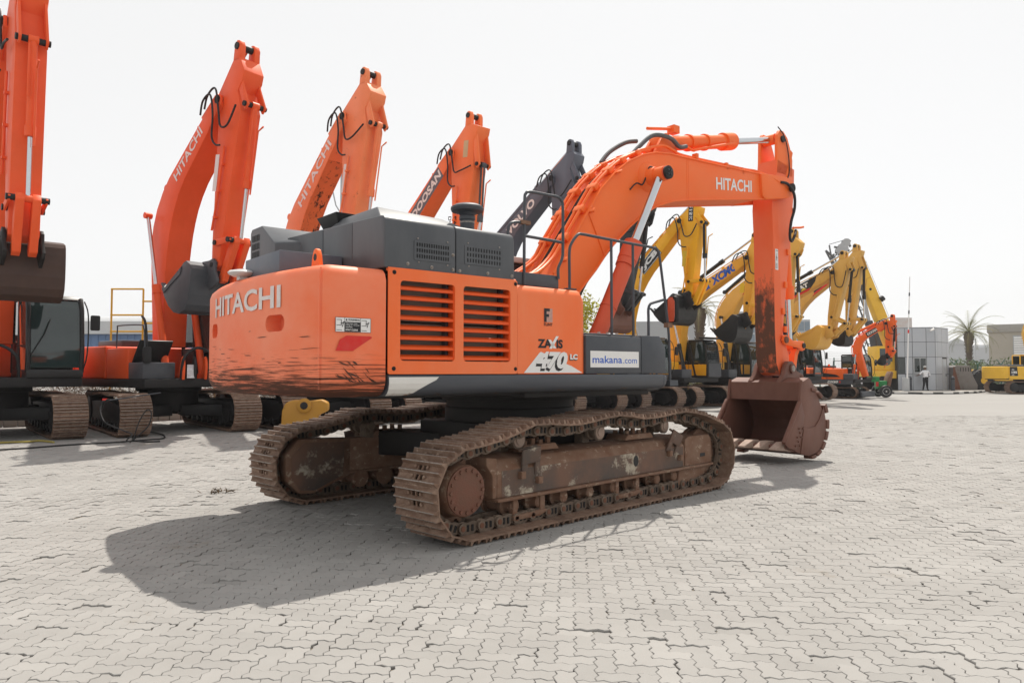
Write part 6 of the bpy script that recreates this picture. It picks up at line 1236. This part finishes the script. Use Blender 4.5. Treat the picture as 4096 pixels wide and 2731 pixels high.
def loader():
    d = 57.; t = empty('wheel_loader', (px2w(3925, d=d), d, 0), 0, 'wheel loader with big grey bucket and yellow hub behind the right-hand excavator', 'wheel loader'); ox = px2w(3925, d=d)
    for y in (0, 2.2):
        c = MB(); c.lathe([(.45, -.28), (.74, -.26), (.83, -.15), (.83, .15), (.74, .26), (.45, .28)], (0, y, .83), (0, 1, 0), 28); w_ = c.build('wheel', m_rubber, t); c = MB(); c.lathe([(.10, -.30), (.25, -.29), (.30, -.20), (.44, -.22), (.46, -.28), (.46, -.1)], (0, y, .83), (0, 1, 0), 22); c.build('hub', P_KO, w_)
        for k in range(20): a = R(18 * k); c = MB(); M_ = Matrix.Translation((.83 * math.cos(a), y, .83 + .83 * math.sin(a))) @ Matrix.Rotation(-a, 4, 'Y'); c.box(-.04, .03, -.24, .24, -.05, .05, M=M_); c.build('tread_lug', m_rubber, w_)
    c = MB(); c.box(-.4, 3.0, .4, 1.8, .8, 1.7); c.build('chassis', P_KO, t, bevel=.08)
    c = MB(); c.prism([(-2.75, .05), (-2.62, 1.85), (-2.4, 2.02), (-1.35, 2.0), (-1.1, 1.2), (-.75, .5), (-.8, .08)], -.7, 2.9); pl_ = c.build('bucket', pm('grey worn bucket', (.20, .19, .185), (.14, .12, .11), .6, ns=2, dirt=(.10, .045, .03), da=.30, ds=2), t, bevel=.05)
    c = MB(); c.prism([(-2.78, .05), (-2.64, 1.9), (-2.55, 1.9), (-2.1, .05)], -.74, -.705); c.build('side_edge', m_bucket, pl_)
    for k in range(5): c = MB(); c.box(-2.1 + .2 * k, -2.05 + .2 * k, -.712, -.702, 1.55, 1.85); c.build('slot', m_black, pl_)
    for y in (.3, 1.9): c = MB(); c.tube([(.4, y, 1.5), (-.3, y, 1.6), (-.9, y, .9)], [.16, .16, .13], 6); c.build('lift_arm', m_dark, t)
loader()
ko = excavator('yellow excavator cut by the right edge, seen from its side before the beige building', (px2w(4096, d=52.), 52.), 90, 93, dict(F=(.5, 1.9), E=(.35, 5.0), T=(3.6, 6.5), A=(4.2, 7.0), B=(4.0, 3.0), N=(4.6, 6.6), K=(4.5, 6.2), J=(4.6, 3.3)), P_KO, P_KO, hoodc=pm('blue grey hood', (.09, .11, .14), (.12, .14, .17), .4), tl=3.3, gauge=2.2, tw=.55, tr=.38, sc_=.92, bw=.22, aw=.18, cab='body')
def ko_marks():
    s = .92; y = -1.40 * s - .006; c = MB(); zf = 1.06 * s
    c.add([(-1.95 * s, y, zf + .28 * s), (-1.35 * s, y, zf + .28 * s), (-1.40 * s, y, zf + .97 * s), (-1.95 * s, y, zf + .97 * s)], [(0, 1, 2, 3)]); p = c.build('model_plate', m_blackd, ko, smooth=0, fix=False)
    f = lambda x0, x1, z0, z1: (lambda u, v: Vector(((x0 + (x1 - x0) * u) * s, y - .004, zf + (z0 + (z1 - z0) * v) * s)))
    lettering('PC', f(-1.80, -1.62, .70, .80), m_white, p, .03); lettering('195', f(-1.82, -1.42, .46, .64), m_white, p, .05); lettering('LC', f(-1.80, -1.62, .32, .42), m_white, p, .03); lettering('KOMATSU', f(-.25, .55, .25, .36), m_blackd, p, .05)
    c = MB(); c.box(-2.0 * s, .75 * s, -1.402 * s, -1.385 * s, zf + .02, zf + .26 * s); c.build('side_beam', P_KO, ko, bevel=.02)
ko_marks()
# ---- extras on the second excavator of the row: hoses and pipes at the boom foot, open cover, mirror stalk
for yy in (-.45, -.15, .15):
    c = MB(); c.tube([(1.35, yy, 1.4), (1.55, yy - .05, 1.75), (1.70, yy - .1, 1.9), (1.78, yy - .12, 1.7), (1.72, yy - .1, 1.35)], .035, 8, smooth=5); c.build('hydraulic_pipe', P_OR2 if yy != -.15 else m_rubber, e2)
c = MB(); M_ = Matrix.Translation((1.0, -1.0, 1.95)) @ Matrix.Rotation(R(-55), 4, 'Y'); c.box(-.4, .45, -.42, .42, -.02, .02, M=M_); c.build('open_cover', m_cabgrey, e2, bevel=.01)
for nm, ex, mt in (('hose_loop', e2, m_rubber), ('hose_loop', e1, m_rubber)):
    c = MB(); c.tube([(1.6, -.55, 1.3), (1.85, -.6, 1.9), (1.8, -.2, 2.15), (1.85, .2, 1.9), (1.6, .3, 1.3)], .035, 8, smooth=6); c.build(nm, mt, ex)
c = MB(); c.tube([(1.45, -1.35, 1.35), (1.55, -1.4, 2.3), (1.5, -1.42, 2.75), (1.3, -1.4, 2.9)], .03, 7, smooth=5); st_ = c.build('mirror_stalk', m_rubber, e2); c = MB(); c.prism(rrect(-.10, .10, -.2, .2, .05), -.02, .03, 'x', M=Matrix.Translation((1.62, -1.42, 1.95))); c.build('mirror', m_black, e2, bevel=.01)
# safety railing behind
rl = empty('safety_railing', (-14.6, 26.5, 0), 0, 'yellow pipe railing rising behind the second excavator', 'railing'); m_yr = pm('yellow rail paint', (.62, .36, .03), (.55, .3, .03), .5)
for k, x in enumerate((0, 1.15, 2.4, 3.8)): c = MB(); c.cyl((x, 0, 0), (x, 0, 4.55 if k < 2 else 4.1), .035, n=8); c.build('post', m_yr, rl)
for z, xa, xb in ((4.55, 0, 1.15), (4.1, 1.15, 4.6), (3.6, 0, 1.15), (3.3, 1.15, 4.6), (3.0, 0, 4.6)): c = MB(); c.cyl((xa - .03, 0, z), (xb, 0, z), .032, n=8); c.build('rail', m_yr, rl)
# hoses on the ground
def ghose(pts, r, mat, name, label, cat='hose'): c = MB(); c.tube(pts, r, 8, smooth=7); return tag(c.build(name, mat), label, cat)
G = lambda px, py, z=.02: tuple((np.array([0, 0, CAM_H]) + (lambda r: r * ((z - CAM_H) / r[2]))(np.array([(px - 2048) / FPX, math.cos(PITCH) - math.sin(PITCH) * (1365.5 - py) / FPX, math.sin(PITCH) + math.cos(PITCH) * (1365.5 - py) / FPX]))))
ghose([G(-40, 1800), G(100, 1792), G(230, 1782), G(330, 1775), G(430, 1770), G(520, 1764), G(600, 1757), G(655, 1752), G(650, 1738), G(600, 1728), G(570, 1738), G(530, 1756), G(580, 1766), G(640, 1764)], .017, m_rubber, 'ground_hose', 'black hose trailing across the paving before the left tracks')
ghose([G(-40, 1772), G(40, 1768), G(110, 1766), G(160, 1762), G(215, 1768)], .022, pm('yellow rope', (.35, .28, .06), (.3, .25, .08), .8), 'ground_rope', 'yellow hose lying on the paving at the left edge')
p0 = Vector(G(430, 1680, .95)); dl = p0.y
def onp(px, py, d): return (px2w(px, d=d), d, zpx(py, d))
ghose([onp(410, 1618, 16.2), onp(408, 1650, 16.1), onp(430, 1690, 16.0), onp(500, 1720, 15.9), onp(535, 1735, 15.8), onp(520, 1752, 15.7), G(500, 1768)], .014, m_rubber, 'lance_hose', 'thin black hose looping down from the spray lance')
ghose([onp(540, 1760, 15.6), onp(560, 1690, 15.6), onp(590, 1640, 15.6), onp(610, 1650, 15.6), onp(600, 1700, 15.6), onp(560, 1740, 15.6), G(520, 1768)], .013, m_rubber, 'hose_coil', 'black hose coil standing before the right track of the second excavator')
ln = empty('spray_lance', onp(430, 1602, 16.3), 0, 'black pressure washer lance lying on the second excavator\'s track', 'spray lance')
c = MB(); v = Vector(onp(645, 1570, 16.6)) - Vector(ln.location); c.cyl((0, 0, 0), tuple(v), .014, n=8); c.build('tube', m_grey2, ln); c = MB(); c.tube([(.06, 0, .02), (0, 0, 0), (-.08, 0, -.05), (-.12, 0, -.2)], .035, 8, smooth=4); c.build('grip', m_black, ln); c = MB(); c.box(-.08, 0, -.03, .03, .01, .05); c.build('red_lever', m_red, ln)
leaf = tag(leaves('twig_litter', [G(870, 1962) + np.array([0, 0, 0]) * 0 + np.random.RandomState(2).normal(size=3) * np.array([.12, .12, .008]) for _ in range(1)] + [np.array(G(870, 1962)) + np.random.RandomState(k).normal(size=3) * np.array([.12, .06, .008]) for k in range(40)], .05, m_dry, None, 3, .3), 'small heap of dry twigs on the paving at left', 'twigs', None, 'stuff')

# yellow attachment standing on the paving behind the counterweight
P_AT = paint('shaded amber paint', (.40, .20, .025), .25)  # amber darkened as a whole, shade behind the counterweight put into the colour
at_ = empty('coupler_attachment', (px2w(1225, d=17.6), 17.6, 0), R(8), 'yellow steel attachment with round pin boss, low behind the counterweight', 'attachment')
c = MB(); c.prism([(-.55, .0), (-.52, .62), (-.44, .80), (-.28, .87), (.05, .84), (.40, .88), (.54, .80), (.54, .60), (.32, .5), (.28, 0)], -.22, .22); cp_ = c.build('body', P_AT, at_, bevel=.05, seg=3)
c = MB(); c.lathe([(.17, 0), (.17, .06), (.14, .08)], (.0, -.22, .74), (0, -1, 0), 22); c.build('pin_boss', P_AT, cp_); c = MB(); c.lathe([(.09, .0), (.09, .085), (.07, .09)], (.0, -.22, .74), (0, -1, 0), 18); c.build('pin', m_dark, cp_)
# ------------------------------------------------------------------ hot dusty air
hm_ = bpy.data.materials.new('dusty air'); hm_.use_nodes = True; ht = hm_.node_tree; ht.nodes.clear(); ho_ = ht.nodes.new('ShaderNodeOutputMaterial'); pv = ht.nodes.new('ShaderNodeVolumePrincipled'); pv.inputs['Color'].default_value = (.95, .96, 1.0, 1); pv.inputs['Density'].default_value = .00045; pv.inputs['Anisotropy'].default_value = .2
ht.links.new(pv.outputs[0], ho_.inputs['Volume'])
c = MB(); c.box(-330, 330, -30, 275, -1.2, 26); tag(c.build('haze', hm_, smooth=0), kind='stuff')

c = MB(); y = -1.2 - .6 * .36 - .012; c.add([(1.25, y, .30), (1.55, y, .30), (1.55, y, .24), (1.70, y, .325), (1.55, y, .41), (1.55, y, .35), (1.25, y, .35)], [(0, 1, 2, 3, 4, 5, 6)]); c.build('travel_arrow', pm('orange arrow', (.8, .25, .02), (.8, .25, .02), .5), e9, smooth=0, fix=False)
